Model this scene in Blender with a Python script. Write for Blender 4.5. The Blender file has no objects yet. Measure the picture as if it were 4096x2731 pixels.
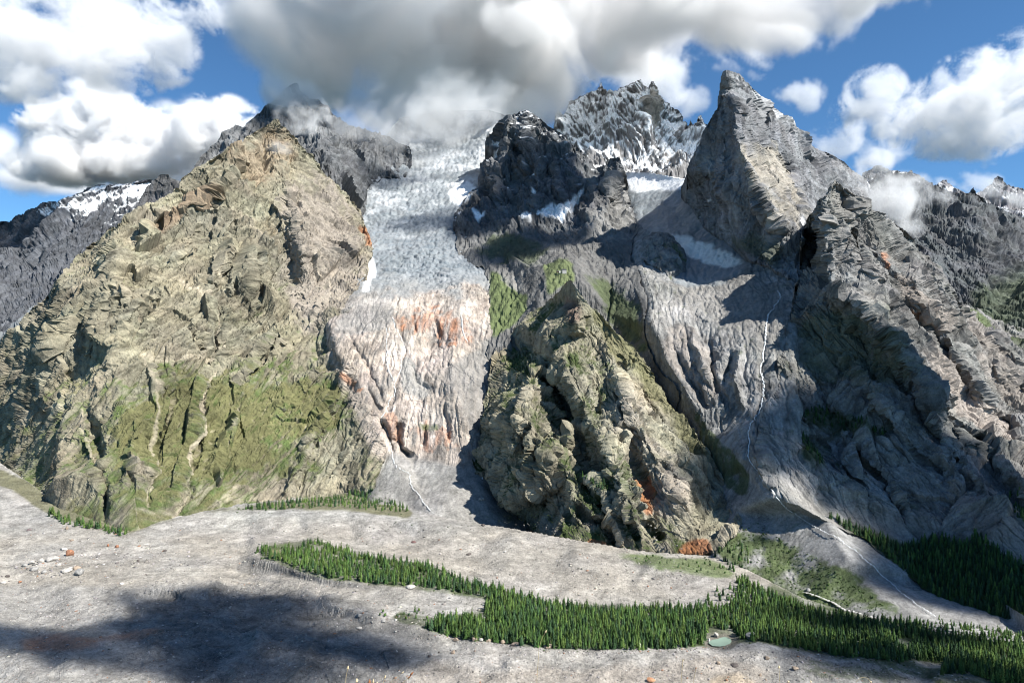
import bpy, bmesh, math, random, time
import numpy as np
from mathutils import Vector
from mathutils.geometry import delaunay_2d_cdt

T0 = time.time()
scene = bpy.context.scene
col = scene.collection
R = np.random.RandomState

# ------------------------------------------------------------------ camera, sky, sun, exposure
CAM_Z = 330.0                       # metres above the valley floor
F, CX, CY = 2730.67, 2048.0, 1365.5  # 24 mm lens on a 36 mm wide, 4096 x 2731 picture
cam = bpy.data.cameras.new('camera')
cam_ob = bpy.data.objects.new('camera', cam)
col.objects.link(cam_ob)
cam.lens = 24.0
cam.sensor_width = 36.0
cam.clip_start = 0.2
cam.clip_end = 60000.0
cam_ob.location = (0, 0, CAM_Z)
cam_ob.rotation_euler = (math.radians(90), 0, 0)
scene.camera = cam_ob

SUN_AZ, SUN_EL = math.radians(63), math.radians(47)   # from behind the camera towards the right
SUN = Vector((math.cos(SUN_EL) * math.sin(SUN_AZ), -math.cos(SUN_EL) * math.cos(SUN_AZ), math.sin(SUN_EL)))
world = bpy.data.worlds.new('World')
scene.world = world
world.use_nodes = True
wn = world.node_tree
bg = wn.nodes['Background']
bg.inputs['Strength'].default_value = 0.08
sky = wn.nodes.new('ShaderNodeTexSky')
sky.sky_type = 'NISHITA'
sky.sun_disc = False
sky.sun_elevation = SUN_EL
sky.sun_rotation = math.pi - SUN_AZ
sky.altitude = 3000
sky.air_density = 1.0
sky.dust_density = 0.0
sky.ozone_density = 5.0
tint = wn.nodes.new('ShaderNodeVectorMath')          # deep mountain blue
tint.operation = 'MULTIPLY'
tint.inputs[1].default_value = (0.66, 0.92, 0.98)
wn.links.new(sky.outputs[0], tint.inputs[0])
wn.links.new(tint.outputs[0], bg.inputs['Color'])
sun = bpy.data.lights.new('sun', 'SUN')
sun.energy = 5.0
sun.angle = math.radians(0.53)
sun.color = (1.0, 0.96, 0.885)
sun_ob = bpy.data.objects.new('sun', sun)
col.objects.link(sun_ob)
sun_ob.rotation_euler = SUN.to_track_quat('Z', 'Y').to_euler()
scene.view_settings.view_transform = 'Standard'
scene.view_settings.look = 'None'
scene.view_settings.gamma = 1.0
scene.view_settings.use_curve_mapping = False
scene.view_settings.exposure = 0.98
scene.cycles.use_denoising = True
scene.cycles.filter_width = 1.1
scene.cycles.max_bounces = 8
scene.cycles.diffuse_bounces = 2
scene.cycles.glossy_bounces = 2
scene.cycles.transmission_bounces = 2
scene.cycles.volume_bounces = 7
scene.cycles.volume_step_rate = 1.0
scene.cycles.volume_max_steps = 256

# ------------------------------------------------------------------ helpers
def tag(o, kind=None, label=None, cat=None, group=None):
    if kind: o['kind'] = kind
    if label: o['label'] = label
    if cat: o['category'] = cat
    if group: o['group'] = group
    return o

def at(sx, sy, Y):
    return Vector(((sx - CX) / F * Y, Y, CAM_Z - (sy - CY) / F * Y))

def yz(sy, z):                       # distance at which the picture row sy meets height z
    return (CAM_Z - z) * F / (sy - CY)

def prof(Y0, p0, *pts):              # a profile walked uphill: (sx, sy, slope dz/dy)
    out = [(p0[0], p0[1], Y0)]
    Z, Y = CAM_Z - (p0[1] - CY) / F * Y0, Y0
    for sx, sy, s in pts:
        a = (sy - CY) / F
        Y = (CAM_Z - Z + s * Y) / (s + a)
        Z = CAM_Z - a * Y
        out.append((sx, sy, Y))
    return out

_G = np.array([[1,1,0],[-1,1,0],[1,-1,0],[-1,-1,0],[1,0,1],[-1,0,1],[1,0,-1],[-1,0,-1],
               [0,1,1],[0,-1,1],[0,1,-1],[0,-1,-1],[1,1,0],[-1,1,0],[0,-1,1],[0,-1,-1]], np.float32)
def gnoise(p, seed=0):               # gradient noise, about -1..1; p is (..., 3)
    sh = p.shape[:-1]
    p = p.reshape(-1, 3).astype(np.float32)
    fl = np.floor(p)
    i = fl.astype(np.int64)
    f = p - fl
    u = f * f * f * (f * (f * 6 - 15) + 10)
    res = np.zeros(len(p), np.float32)
    for dx in (0, 1):
        wx = u[:, 0] if dx else 1 - u[:, 0]
        for dy in (0, 1):
            wy = u[:, 1] if dy else 1 - u[:, 1]
            for dz in (0, 1):
                wz = u[:, 2] if dz else 1 - u[:, 2]
                h = ((i[:, 0] + dx) * 73856093) ^ ((i[:, 1] + dy) * 19349663) ^ ((i[:, 2] + dz) * 83492791) ^ (seed * 2654435761)
                h = (h ^ (h >> 13)) * 1274126177
                h = (h ^ (h >> 16)) & 15
                g = _G[h]
                res += wx * wy * wz * (g[:, 0] * (f[:, 0] - dx) + g[:, 1] * (f[:, 1] - dy) + g[:, 2] * (f[:, 2] - dz))
    return res.reshape(sh)

def fbm(p, wl, octv=5, gain=0.5, lac=2.03, seed=0, ridged=False):
    a, s, tot = 1.0, 0.0, 0.0
    q = p / wl
    for k in range(octv):
        n = gnoise(q + 17.3 * k, seed + k)
        if ridged:
            n = 1.0 - 2.2 * np.abs(n)
        s = s + a * n
        tot += a
        a *= gain
        q = q * lac
    return s / tot

def rmf(p, wl, octv=6, gain=0.5, lac=2.07, seed=0):    # ridged multifractal: sharp ribs, calmer hollows, centred on 0
    q = p / wl
    out = 0.0; a = 1.0; wgt = 1.0; tot = 0.0
    for k in range(octv):
        s = np.clip(1.0 - 1.5 * np.abs(gnoise(q + 11.7 * k, seed + k)), 0, 1) ** 2 * wgt
        out = out + a * (s - 0.42 * wgt)
        wgt = np.clip(0.35 + s * 1.3, 0, 1)
        tot += a
        a *= gain
        q = q * lac
    return out / tot * 2.2

def facets(p, wl, seed=0):           # broken rock: every cell of a 3-D mosaic is a tilted plane
    sh = p.shape[:-1]
    q = (p / wl).reshape(-1, 3).astype(np.float32)
    fl = np.floor(q - 0.5)
    i = fl.astype(np.int64)
    best = np.full(len(q), 9.0, np.float32); out = np.zeros(len(q), np.float32)
    for dx in (0, 1):
        for dy in (0, 1):
            for dz in (0, 1):
                h = ((i[:, 0] + dx) * 73856093) ^ ((i[:, 1] + dy) * 19349663) ^ ((i[:, 2] + dz) * 83492791) ^ (seed * 2654435761)
                h = (h ^ (h >> 13)) * 1274126177
                h = h ^ (h >> 16)
                r = [((h >> (8 * k)) & 255).astype(np.float32) / 255 - 0.5 for k in range(6)]
                e = q - np.stack([fl[:, 0] + dx + 0.5 + 0.75 * r[0], fl[:, 1] + dy + 0.5 + 0.75 * r[1], fl[:, 2] + dz + 0.5 + 0.75 * r[2]], 1)
                d = (e * e).sum(1)
                f = d < best
                v = r[3] * 0.9 + 1.5 * (e[:, 0] * r[4] + e[:, 1] * r[5] + e[:, 2] * (r[0] + r[3]))
                best = np.where(f, d, best); out = np.where(f, v, out)
    return out.reshape(sh)

def blur(a, r, it=2):                # box blur of a 2-D array
    if r < 1: return a
    for _ in range(it):
        for ax in (0, 1):
            n = a.shape[ax]
            b = np.concatenate([np.repeat(np.take(a, [0], ax), r + 1, ax), a, np.repeat(np.take(a, [-1], ax), r, ax)], ax)
            c = np.cumsum(b, ax, dtype=np.float64)
            a = (np.take(c, np.arange(2 * r + 1, 2 * r + 1 + n), ax) - np.take(c, np.arange(0, n), ax)) / (2 * r + 1)
    return a

def raster(poly, xs, ys):            # inside mask of a polygon on the grid xs (W), ys (H)
    poly = np.asarray(poly, float)
    x0, y0 = poly[:, 0], poly[:, 1]
    x1, y1 = np.roll(x0, -1), np.roll(y0, -1)
    m = np.zeros((len(ys), len(xs)), bool)
    for j, y in enumerate(ys):
        c = (y0 <= y) != (y1 <= y)
        if not c.any(): continue
        xc = np.sort(x0[c] + (y - y0[c]) / (y1[c] - y0[c]) * (x1[c] - x0[c]))
        m[j] = (np.searchsorted(xc, xs) & 1) == 1
    return m

def crag(poly, amp=0.16, depth=3, seed=0, box=(-80, 4180, -100, 2800)):
    """roughen an outline by midpoint displacement (edges on the frame margin stay straight)"""
    rs = R(seed)
    pts = [np.array(p, float) for p in poly]
    for _ in range(depth):
        out = []
        for a, b in zip(pts, pts[1:] + pts[:1]):
            out.append(a)
            L = np.hypot(*(b - a))
            if L > 10:
                n = np.array([-(b - a)[1], (b - a)[0]]) / L
                out.append((a + b) / 2 + n * rs.uniform(-amp, amp) * min(L, 45))
        pts = out
    return np.array(pts)

def tin(pts, xs, ys):                # 1/Y interpolated over a triangulated set of points: flat facets in space
    v = [Vector((p[0], p[1])) for p in pts]
    r = delaunay_2d_cdt(v, [], [], 0, 1e-4)
    vo, tri, orig = r[0], r[2], r[3]
    w = np.array([1.0 / pts[o[0]][2] for o in orig])
    vx = np.array([[q.x, q.y] for q in vo])
    out = np.full((len(ys), len(xs)), np.nan)
    dx, dy = xs[1] - xs[0], ys[1] - ys[0]
    for t in tri:
        (ax, ay), (bx, by), (cx, cy) = vx[t[0]], vx[t[1]], vx[t[2]]
        d = (by - cy) * (ax - cx) + (cx - bx) * (ay - cy)
        if abs(d) < 1e-6: continue
        i0, i1 = max(0, int((min(ax, bx, cx) - xs[0]) / dx)), min(len(xs), int((max(ax, bx, cx) - xs[0]) / dx) + 2)
        j0, j1 = max(0, int((min(ay, by, cy) - ys[0]) / dy)), min(len(ys), int((max(ay, by, cy) - ys[0]) / dy) + 2)
        if i0 >= i1 or j0 >= j1: continue
        gx, gy = xs[None, i0:i1], ys[j0:j1, None]
        l0 = ((by - cy) * (gx - cx) + (cx - bx) * (gy - cy)) / d
        l1 = ((cy - ay) * (gx - cx) + (ax - cx) * (gy - cy)) / d
        l2 = 1 - l0 - l1
        ok = (l0 >= -1e-6) & (l1 >= -1e-6) & (l2 >= -1e-6)
        val = l0 * w[t[0]] + l1 * w[t[1]] + l2 * w[t[2]]
        sub = out[j0:j1, i0:i1]
        sub[ok] = val[ok]
    for _ in range(4000):            # fill what lies outside the hull from its neighbours
        bad = np.isnan(out)
        if not bad.any(): break
        acc = np.zeros_like(out); cnt = np.zeros_like(out)
        z = np.where(bad, 0, out); g = (~bad).astype(float)
        for sh, ax in ((1, 0), (-1, 0), (1, 1), (-1, 1)):
            zz, gg = np.roll(z, sh, ax), np.roll(g, sh, ax)
            e = [slice(None)] * 2; e[ax] = 0 if sh == 1 else -1
            zz[tuple(e)] = 0; gg[tuple(e)] = 0
            acc += zz; cnt += gg
        f = bad & (cnt > 0)
        out[f] = acc[f] / cnt[f]
    return out

def normals(P):
    du = np.gradient(P, axis=1); dv = np.gradient(P, axis=0)
    n = np.cross(du, dv)
    l = np.linalg.norm(n, axis=-1, keepdims=True)
    n = n / np.maximum(l, 1e-9)
    flip = (n * P_view(P)).sum(-1) > 0
    n[flip] *= -1
    return n

def P_view(P):
    return P - np.array([0, 0, CAM_Z])

LAYERS = {}
def layer(name, pts, outline, step=4.0, smooth=5, rough=(0.16, 3), margin=9, seed=1,
          amp=0.0, wl=300.0, octv=7, streak=None, sk=0.3, gain=0.52, ridge=1.0, flow=0.0, warp=0.5, back=0.012, ampmap=None, post=None, chip=0.3, crack=0.16, grain=1.0, lines=None):
    """One body of terrain: a surface through measured points, with crags, gullies and a back that falls away."""
    t = time.time()
    ol = crag(outline, rough[0], rough[1], seed) if rough else np.array(outline, float)
    pad = step * (margin + 1)
    xs = np.arange(ol[:, 0].min() - pad, ol[:, 0].max() + pad + step, step)
    ys = np.arange(ol[:, 1].min() - pad, ol[:, 1].max() + pad + step, step)
    w = tin(pts, xs, ys)
    if smooth: w = blur(w, smooth)
    SX, SY = np.meshgrid(xs, ys)
    if lines:                        # measured ribs (towards the viewer, negative) and gullies (positive)
        g3 = np.stack([SX, SY, np.full(SX.shape, seed * 10.0)], -1)
        wx = SX + 10 * gnoise(g3 / 70, 5) + 7 * gnoise(g3 / 24, 6); wy = SY + 8 * gnoise(g3 / 70, 8) + 6 * gnoise(g3 / 24, 9)
        Yl = 1 / w
        for ln, wd, am in lines:
            la = np.array(ln, float); e = wd + 40
            a0, a1 = np.searchsorted(xs, [la[:, 0].min() - e, la[:, 0].max() + e]); b0, b1 = np.searchsorted(ys, [la[:, 1].min() - e, la[:, 1].max() + e])
            if a1 - a0 < 2 or b1 - b0 < 2: continue
            X_, Y_ = wx[b0:b1, a0:a1], wy[b0:b1, a0:a1]
            best = np.full(X_.shape, 1e9); tt = np.zeros(X_.shape); n_ = len(la) - 1
            for k in range(n_):
                dx, dy = la[k + 1] - la[k]
                tq = np.clip(((X_ - la[k, 0]) * dx + (Y_ - la[k, 1]) * dy) / (dx * dx + dy * dy), 0, 1)
                dd = np.hypot(X_ - la[k, 0] - tq * dx, Y_ - la[k, 1] - tq * dy)
                f_ = dd < best
                best[f_] = dd[f_]; tt[f_] = (k + tq[f_]) / n_
            taper = np.clip(np.minimum(tt, 1 - tt) * 6 + .35, 0, 1)
            Yl[b0:b1, a0:a1] += am * np.clip(1 - best / wd, 0, 1) * taper
        w = 1 / Yl
    inside = raster(ol, xs, ys)
    D = np.where(inside, 0, -1)
    BX, BY, W = SX.copy(), SY.copy(), w.copy()
    for k in range(1, margin + 1):   # rings beyond the outline: the far side of the body
        todo = D < 0
        ax_ = np.zeros_like(w); ay_ = np.zeros_like(w); aw = np.zeros_like(w); c = np.zeros_like(w)
        ok = (D >= 0)
        for dj in (-1, 0, 1):
            for di in (-1, 0, 1):
                if di == 0 and dj == 0: continue
                s = np.roll(np.roll(ok, dj, 0), di, 1)
                ax_ += np.where(s, np.roll(np.roll(BX, dj, 0), di, 1), 0)
                ay_ += np.where(s, np.roll(np.roll(BY, dj, 0), di, 1), 0)
                aw += np.where(s, np.roll(np.roll(W, dj, 0), di, 1), 0)
                c += s
        f = todo & (c > 0)
        BX[f] = ax_[f] / c[f]; BY[f] = ay_[f] / c[f]; W[f] = aw[f] / c[f]
        D[f] = k
    mask = D >= 0
    Y = 1.0 / W
    Ym = float(np.median(Y[inside]))
    dY = back * Ym * np.maximum(D, 0) ** 1.5
    Yb = Y + dY
    P = np.stack([(BX - CX) / F * Yb, Yb, CAM_Z - (BY - CY) / F * Yb - 0.45 * dY], -1)
    N = normals(np.stack([(SX - CX) / F / w, 1 / w, CAM_Z - (SY - CY) / F / w], -1))
    L = dict(name=name, xs=xs, ys=ys, SX=SX, SY=SY, w=w, inside=inside, mask=mask, D=D, N0=N)
    if amp:
        # the grain of the rock: sheets whose normal is `streak`; everything changes fast across them, slowly along them
        s = np.array(streak if streak is not None else (1, 0, 0), float); s /= np.linalg.norm(s)
        s2 = np.array([-s[1] - .25, s[0], s[2] * .3]); s2 /= np.linalg.norm(s2)      # where a face looks sideways the sheets turn with it
        Ns = np.stack([blur(N[..., k], 6) for k in range(2)], -1)
        side = Ns[..., 0] ** 2 / (Ns[..., 0] ** 2 + Ns[..., 1] ** 2 + 1e-6) + .10 * gnoise(P / wl, seed + 47)
        sv = np.where((side > .55)[..., None], s2, s)
        acr = (P * sv).sum(-1, keepdims=True) * sv
        flat_ = P - acr
        bend = np.stack([fbm(P + 91 * k, wl * 1.1, 2, seed=seed + 50 + k) for k in range(3)], -1)
        acr = acr + (bend[..., :1] * .05 * wl) * sv
        q = P * .5 + .5 * (acr + flat_ * sk) + warp * wl * .25 * bend
        L['q'] = cs = acr + flat_ * .17
        d = rmf(q, wl, 3, gain, seed=seed) * ridge * .75 + fbm(P, wl * 0.7, 3, 0.5, seed=seed + 20) * 0.3     # ribs and bays
        d = d + .12 * rmf(acr + flat_ * .15, wl * .3, 3, .5, seed=seed + 6)   # long gullies down the slope
        qq = acr + flat_ * .62 + .012 * wl * np.stack([gnoise(P / (wl * .2) + 31 * k, seed + 60 + k) for k in range(3)], -1)
        for kk, (cw, ca) in enumerate(((.42, .75), (.17, .36), (.065, .22), (.028, .13))):                 # broken planes at four sizes
            d = d + chip * ca * facets(qq + 5 * kk, wl * cw, seed + 3 + kk)
        wob = np.stack([gnoise(P / (wl * .25) + 7 * k, seed + 80 + k) for k in range(3)], -1)
        for kk, (cw, ca) in enumerate(((.22, 1.0), (.09, .6), (.04, .35))):                               # joints and cracks
            cn = np.abs(gnoise(cs / (wl * cw) + wob * .2 + 3 * kk, seed + 90 + kk))
            d = d - crack * ca * np.clip(1 - cn / .08, 0, 1)
        L['fine'] = fbm(acr + flat_ * .5, 10, 4, .7, seed=seed + 99)
        A = amp if ampmap is None else amp * ampmap(L, P)
        L['d'] = d
        e = np.clip(blur(inside.astype(float), 7) * 2 - 1, 0, 1)[..., None]   # near the outline the crags move along the line of sight
        V = -P_view(P); V /= np.linalg.norm(V, axis=-1, keepdims=True)
        dirn = N * (0.1 + 0.9 * e) + V * (1 - e)
        dirn /= np.linalg.norm(dirn, axis=-1, keepdims=True)
        P = P + dirn * (d * A + L['fine'] * np.clip(A * .11, .6, 4.5) * grain)[..., None]
    if post is not None:
        P = post(L, P)
    acc = np.ones(len(xs) * len(ys))
    if flow:
        H_, W_ = SX.shape
        z = P[..., 2]
        best = np.zeros_like(z); rec = np.arange(z.size).reshape(z.shape)
        idx = rec.copy()
        rs = R(seed + 7)
        for dj in (-1, 0, 1):
            for di in (-1, 0, 1):
                if di == 0 and dj == 0: continue
                Pn = np.roll(np.roll(P, -dj, 0), -di, 1)
                dist = np.linalg.norm(Pn - P, axis=-1) + 1e-6
                s = (z - Pn[..., 2]) / dist * rs.uniform(0.75, 1.25, z.shape)
                okn = np.roll(np.roll(mask, -dj, 0), -di, 1)
                if di == 1: okn[:, -1] = False
                if di == -1: okn[:, 0] = False
                if dj == 1: okn[-1] = False
                if dj == -1: okn[0] = False
                f = (s > best) & okn
                best[f] = s[f]
                rec[f] = np.roll(np.roll(idx, -dj, 0), -di, 1)[f]
        rec = rec.ravel()
        pos = np.flatnonzero(inside.ravel())
        acc = np.zeros(z.size)
        for k in range(260):
            acc += np.bincount(pos, minlength=z.size)
            nx = rec[pos]
            mv = nx != pos
            pos = nx[mv]
            if len(pos) == 0: break
        fl = np.log1p(acc.reshape(z.shape))
        fl = blur(fl, 1, 1)
        fl = fl - blur(fl, 9)
        L['flow'] = fl
        sc = 1.0 / W / F * step      # metres per grid cell
        P = P - N * (np.clip(fl, -1, 3) * flow * sc)[..., None]
    L['P'] = P
    L['N'] = normals(P)
    LAYERS[name] = L
    print('%-16s %7d verts %.1fs' % (name, mask.sum(), time.time() - t))
    return L

def depth_of(name, sx, sy):
    L = LAYERS[name]
    i = int(np.clip(round((sx - L['xs'][0]) / (L['xs'][1] - L['xs'][0])), 0, len(L['xs']) - 1))
    j = int(np.clip(round((sy - L['ys'][0]) / (L['ys'][1] - L['ys'][0])), 0, len(L['ys']) - 1))
    return 1.0 / L['w'][j, i]

def point_on(name, sx, sy):          # a point of the finished surface and its normal
    L = LAYERS[name]
    i = int(np.clip(round((sx - L['xs'][0]) / (L['xs'][1] - L['xs'][0])), 0, len(L['xs']) - 1))
    j = int(np.clip(round((sy - L['ys'][0]) / (L['ys'][1] - L['ys'][0])), 0, len(L['ys']) - 1))
    return L['P'][j, i], L['N'][j, i]

def soft(L, poly, r=24, namp=0.5, wl=60.0, seed=3):   # soft, ragged inside-ness (0..1) of a patch of ground
    m = raster(poly, L['xs'], L['ys']).astype(float)
    st = L['xs'][1] - L['xs'][0]
    m = blur(m, max(1, int(r / st)))
    if namp:
        k = (m > 0.01) & (m < 0.99)
        m[k] = m[k] + namp * (4 * m[k] * (1 - m[k])) * fbm(L['P'][k], wl, 4, 0.6, seed=seed)
        m = np.clip((m - 0.5) * 2.2 + 0.5, 0, 1)
    return m

def mix(c, col_, w):
    return c * (1 - w[..., None]) + np.asarray(col_, float) * w[..., None]

def emit(L, colour, parts, mat):
    """link the surface as objects; parts = [(name, label, mask or None)], the first gets what no other takes"""
    mask = L['mask']
    H_, W_ = mask.shape
    q = mask[:-1, :-1] & mask[1:, :-1] & mask[:-1, 1:] & mask[1:, 1:]
    jj, ii = np.nonzero(q)
    quads = np.stack([jj * W_ + ii, (jj + 1) * W_ + ii, (jj + 1) * W_ + ii + 1, jj * W_ + ii + 1], 1)
    owner = np.zeros(len(quads), int)
    for k, (nm, lb, m) in enumerate(parts):
        if m is not None:
            owner[m[jj, ii]] = k
    P = L['P'].reshape(-1, 3); C = np.clip(colour.reshape(-1, 3), 0.005, 0.9)
    made = []
    for k, (nm, lb, m) in enumerate(parts):
        f = quads[owner == k]
        if len(f) == 0: continue
        d1 = np.linalg.norm(P[f[:, 0]] - P[f[:, 2]], axis=1); d2 = np.linalg.norm(P[f[:, 1]] - P[f[:, 3]], axis=1)
        sw = d1 < d2                 # split every cell along its shorter diagonal
        f = np.concatenate([f[sw][:, [0, 1, 2]], f[sw][:, [0, 2, 3]], f[~sw][:, [0, 1, 3]], f[~sw][:, [1, 2, 3]]])
        used, inv = np.unique(f.ravel(), return_inverse=True)
        me = bpy.data.meshes.new(nm)
        me.vertices.add(len(used)); me.vertices.foreach_set('co', P[used].astype(np.float32).ravel())
        me.loops.add(len(f) * 3); me.loops.foreach_set('vertex_index', inv.ravel().astype(np.int32))
        me.polygons.add(len(f)); me.polygons.foreach_set('loop_start', np.arange(0, len(f) * 3, 3, dtype=np.int32))
        mt = mat[nm] if isinstance(mat, dict) and nm in mat else mat
        me.polygons.foreach_set('use_smooth', np.full(len(f), mt is not M_ROCK and nm != 'valley_floor'))
        me.update(calc_edges=True)
        a = me.color_attributes.new('ground_colour', 'FLOAT_COLOR', 'POINT')
        a.data.foreach_set('color', np.concatenate([C[used], np.ones((len(used), 1))], 1).astype(np.float32).ravel())
        me.materials.append(mt)
        o = bpy.data.objects.new(nm, me)
        col.objects.link(o)
        tag(o, 'structure', lb)
        made.append(o)
    return made
# ------------------------------------------------------------------ terrain, measured from back to front
def c(nm, sx, sy, off=0.0):
    return (sx, sy, depth_of(nm, sx, sy) + off)

# left gorge: glacier, polished slabs, debris fan
g1 = prof(1279, (1740, 2070), (1640, 1930, .35), (1566, 1830, .45), (1529, 1672, 1.0), (1575, 1538, .84), (1621, 1405, .75), (1569, 1271, .65),
          (1600, 1200, .5), (1650, 1100, .48), (1650, 1000, .48), (1650, 850, .46), (1700, 690, .5), (1750, 500, .6))
g2 = prof(1260, (2000, 2140), (1930, 1980, .5), (1850, 1850, .6), (1850, 1700, .95), (1830, 1600, .95), (1800, 1480, .7), (1820, 1350, .75), (1840, 1240, .6),
          (1810, 1100, .48), (1800, 1000, .48), (1800, 880, .46), (1860, 760, .5), (1880, 650, .55), (1920, 480, .7))
g3 = prof(1336, (1480, 2040), (1500, 1960, .35), (1490, 1830, .6), (1450, 1672, 1.0), (1430, 1538, .9), (1350, 1420, .8), (1320, 1290, .7), (1420, 1200, .5),
          (1440, 1100, .48), (1460, 1000, .48), (1450, 850, .46), (1480, 740, .5), (1560, 560, .6))
g4 = prof(1330, (2130, 2150), (2000, 1950, .6), (1980, 1850, .8), (1980, 1700, 1.1), (1960, 1500, .9), (1980, 1340, .8), (1960, 1230, .6), (1950, 1090, .5), (1900, 950, .5), (1990, 800, .5), (2050, 480, .7))
g5 = prof(1330, (1640, 2045), (1660, 1900, .45), (1690, 1815, .6), (1690, 1740, 1.4), (1690, 1650, .9), (1700, 1560, .6), (1700, 1480, .8), (1730, 1390, .6), (1720, 1280, 1.0), (1720, 1210, .45))
for nm_, gg in (('g1', g1), ('g5', g5), ('g2', g2), ('g4', g4)): print(nm_, [(p[1], round(p[2])) for p in gg])
LAYERS.clear()
def serac(L, P):                     # crevasses across the ice
    k = np.interp(L['SY'], [450, 700, 1100, 1190, 1210], [.5, 1, 1, .6, 0])
    c1 = np.clip(1 - np.abs(gnoise(P * [1 / 120, 1 / 26, 1 / 26] + .35 * gnoise(P / 40, 7)[..., None], 263)) / .16, 0, 1)
    c2 = np.clip(1 - np.abs(gnoise(P * [1 / 50, 1 / 13, 1 / 13], 269)) / .2, 0, 1)
    k = k * np.clip(.55 + 1.5 * fbm(P, 260, 3, seed=276), .12, 1.3)
    return P - L['N0'] * (k * (9 * c1 + 4.5 * c2 - 5 * facets(P * [.7, 1, 1], 22, 8)))[..., None]
layer('gorge', g1 + g2 + g3 + g4 + g5 + [(1380, 1960, 1540), (1290, 2080, 1450), (1380, 1800, 1660), (1370, 1650, 1740), (1310, 1500, 1860), (1240, 1400, 1980), (1230, 1250, 2150), (1350, 1000, 2700), (1380, 850, 3050), (2280, 2230, 1200), (2120, 2000, 1500), (2120, 1750, 1620), (2100, 1560, 1760), (2090, 1400, 1900), (2060, 1200, 2200), (2030, 1050, 2500), (2010, 900, 2950), (2060, 700, 3700)],
      [(1300, 1980), (1300, 1290), (1380, 1130), (1400, 900), (1420, 720), (1540, 540), (1600, 470), (1750, 440), (1960, 440), (2060, 470), (2050, 700), (1990, 900), (2000, 1100), (2040, 1300),
       (2060, 1500), (2090, 1750), (2120, 2030), (2300, 2180), (2330, 2230), (2100, 2190), (1850, 2110), (1640, 2065), (1480, 2055)],
      smooth=3, rough=None, seed=11, lines=[([(1569, 1275), (1612, 1380), (1621, 1405), (1598, 1490), (1575, 1570), (1535, 1660), (1528, 1690)], 20, 12), ([(1528, 1690), (1552, 1740), (1566, 1790)], 24, 34), ([(1602, 1690), (1590, 1760), (1610, 1800), (1650, 1830)], 22, 36), ([(1700, 1700), (1690, 1780)], 14, 16), ([(1780, 1620), (1800, 1760)], 14, 16), ([(1470, 1560), (1520, 1640)], 16, 12), ([(1650, 1240), (1665, 1330)], 12, 12), ([(1740, 1250), (1760, 1340)], 14, 14), ([(1400, 1350), (1480, 1480), (1530, 1600)], 18, 12), ([(1640, 1440), (1680, 1540), (1740, 1570)], 20, 10)], amp=1.0, wl=190, ridge=0.6, flow=0.3, streak=(1, 0, 0.05), sk=0.55, chip=.3, crack=.2, grain=.5,
      post=serac, ampmap=lambda L, P: np.interp(L['SY'], [500, 900, 1150, 1200, 1300, 1750, 1830, 1900], [15, 12, 10, 8, 11, 14, 2.5, 1.0]))

# right gully: small glacier, slabs, stream bed and fan
r1 = prof(846, (3600, 2430), (3400, 2230, .42), (3100, 1985, .45), (2990, 1822, .5), (3000, 1700, .6), (3040, 1560, .8), (3050, 1400, .8), (3065, 1290, .7), (3110, 1170, .5),
          (3000, 1060, .42), (2850, 950, .42), (2700, 850, .42), (2640, 740, .5))
r2 = prof(1030, (2850, 2240), (2930, 2050, .45), (2900, 1900, .6), (2840, 1750, .7), (2750, 1580, .8), (2650, 1420, .8), (2600, 1300, .7), (2600, 1200, .5), (2550, 1050, .42),
          (2560, 930, .42), (2530, 830, .45), (2520, 700, .5))
r3 = prof(930, (3440, 2310), (3300, 2060, .5), (3180, 1800, .7), (3180, 1560, .8), (3180, 1400, .8), (3200, 1250, .7), (3190, 1137, .5), (3050, 930, .5), (2900, 800, .6), (2860, 700, .6))
r4 = prof(905, (3250, 2420), (3150, 2230, .3), (3070, 2060, .4), (2950, 1900, .5), (2900, 1700, .75), (2850, 1500, .9), (2800, 1400, .7), (2800, 1250, .55), (2800, 1100, .42))
rog = prof(r2[8][2], (2550, 1050), (2560, 930, .42))
layer('gully', r1 + r2 + r3 + r4 + [(4180, 2600, 745), (3800, 2530, 775), (3900, 2350, 960), (2440, 1300, 2050), (2420, 1100, 2450), (2440, 900, 2950), (2440, 700, 3500), (2600, 1650, 1560), (2760, 1950, 1330), (2720, 2230, 1200), (3400, 1900, 1350), (3350, 1500, 1750), (3350, 1150, 2200)],
      [(2780, 2235), (2760, 1900), (2640, 1600), (2500, 1400), (2480, 1150), (2490, 900), (2490, 690), (2600, 690), (2780, 720), (2960, 850), (3240, 1000), (3260, 1300), (3230, 1700),
       (3420, 1960), (3720, 2180), (4000, 2400), (4180, 2510), (4180, 2600), (3800, 2545), (3400, 2470), (3150, 2390), (3000, 2310)],
      smooth=3, rough=None, seed=21, lines=[([(2840, 1350), (2850, 1500), (2900, 1640)], 26, 30), ([(2760, 1300), (2800, 1420), (2860, 1560), (2905, 1660)], 24, -24), ([(2690, 1400), (2760, 1520), (2830, 1620)], 26, 26), ([(3068, 1280), (3052, 1420), (3052, 1530), (3050, 1600), (3000, 1700), (2990, 1822), (3050, 1920), (3104, 1985)], 28, 14), ([(2960, 1400), (2940, 1520), (2980, 1640)], 24, -22), ([(2920, 1420), (2900, 1540)], 20, 22)], amp=1.0, wl=190, octv=7, ridge=0.7, flow=0.4, streak=(.92, 0, -.3), sk=0.5, chip=.3, crack=.18, grain=.7,
      ampmap=lambda L, P: np.interp(L['SY'], [700, 1150, 1300, 1400, 1780, 1860, 1950], [10, 8, 8, 12, 12, 3, 1.2]))

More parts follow.
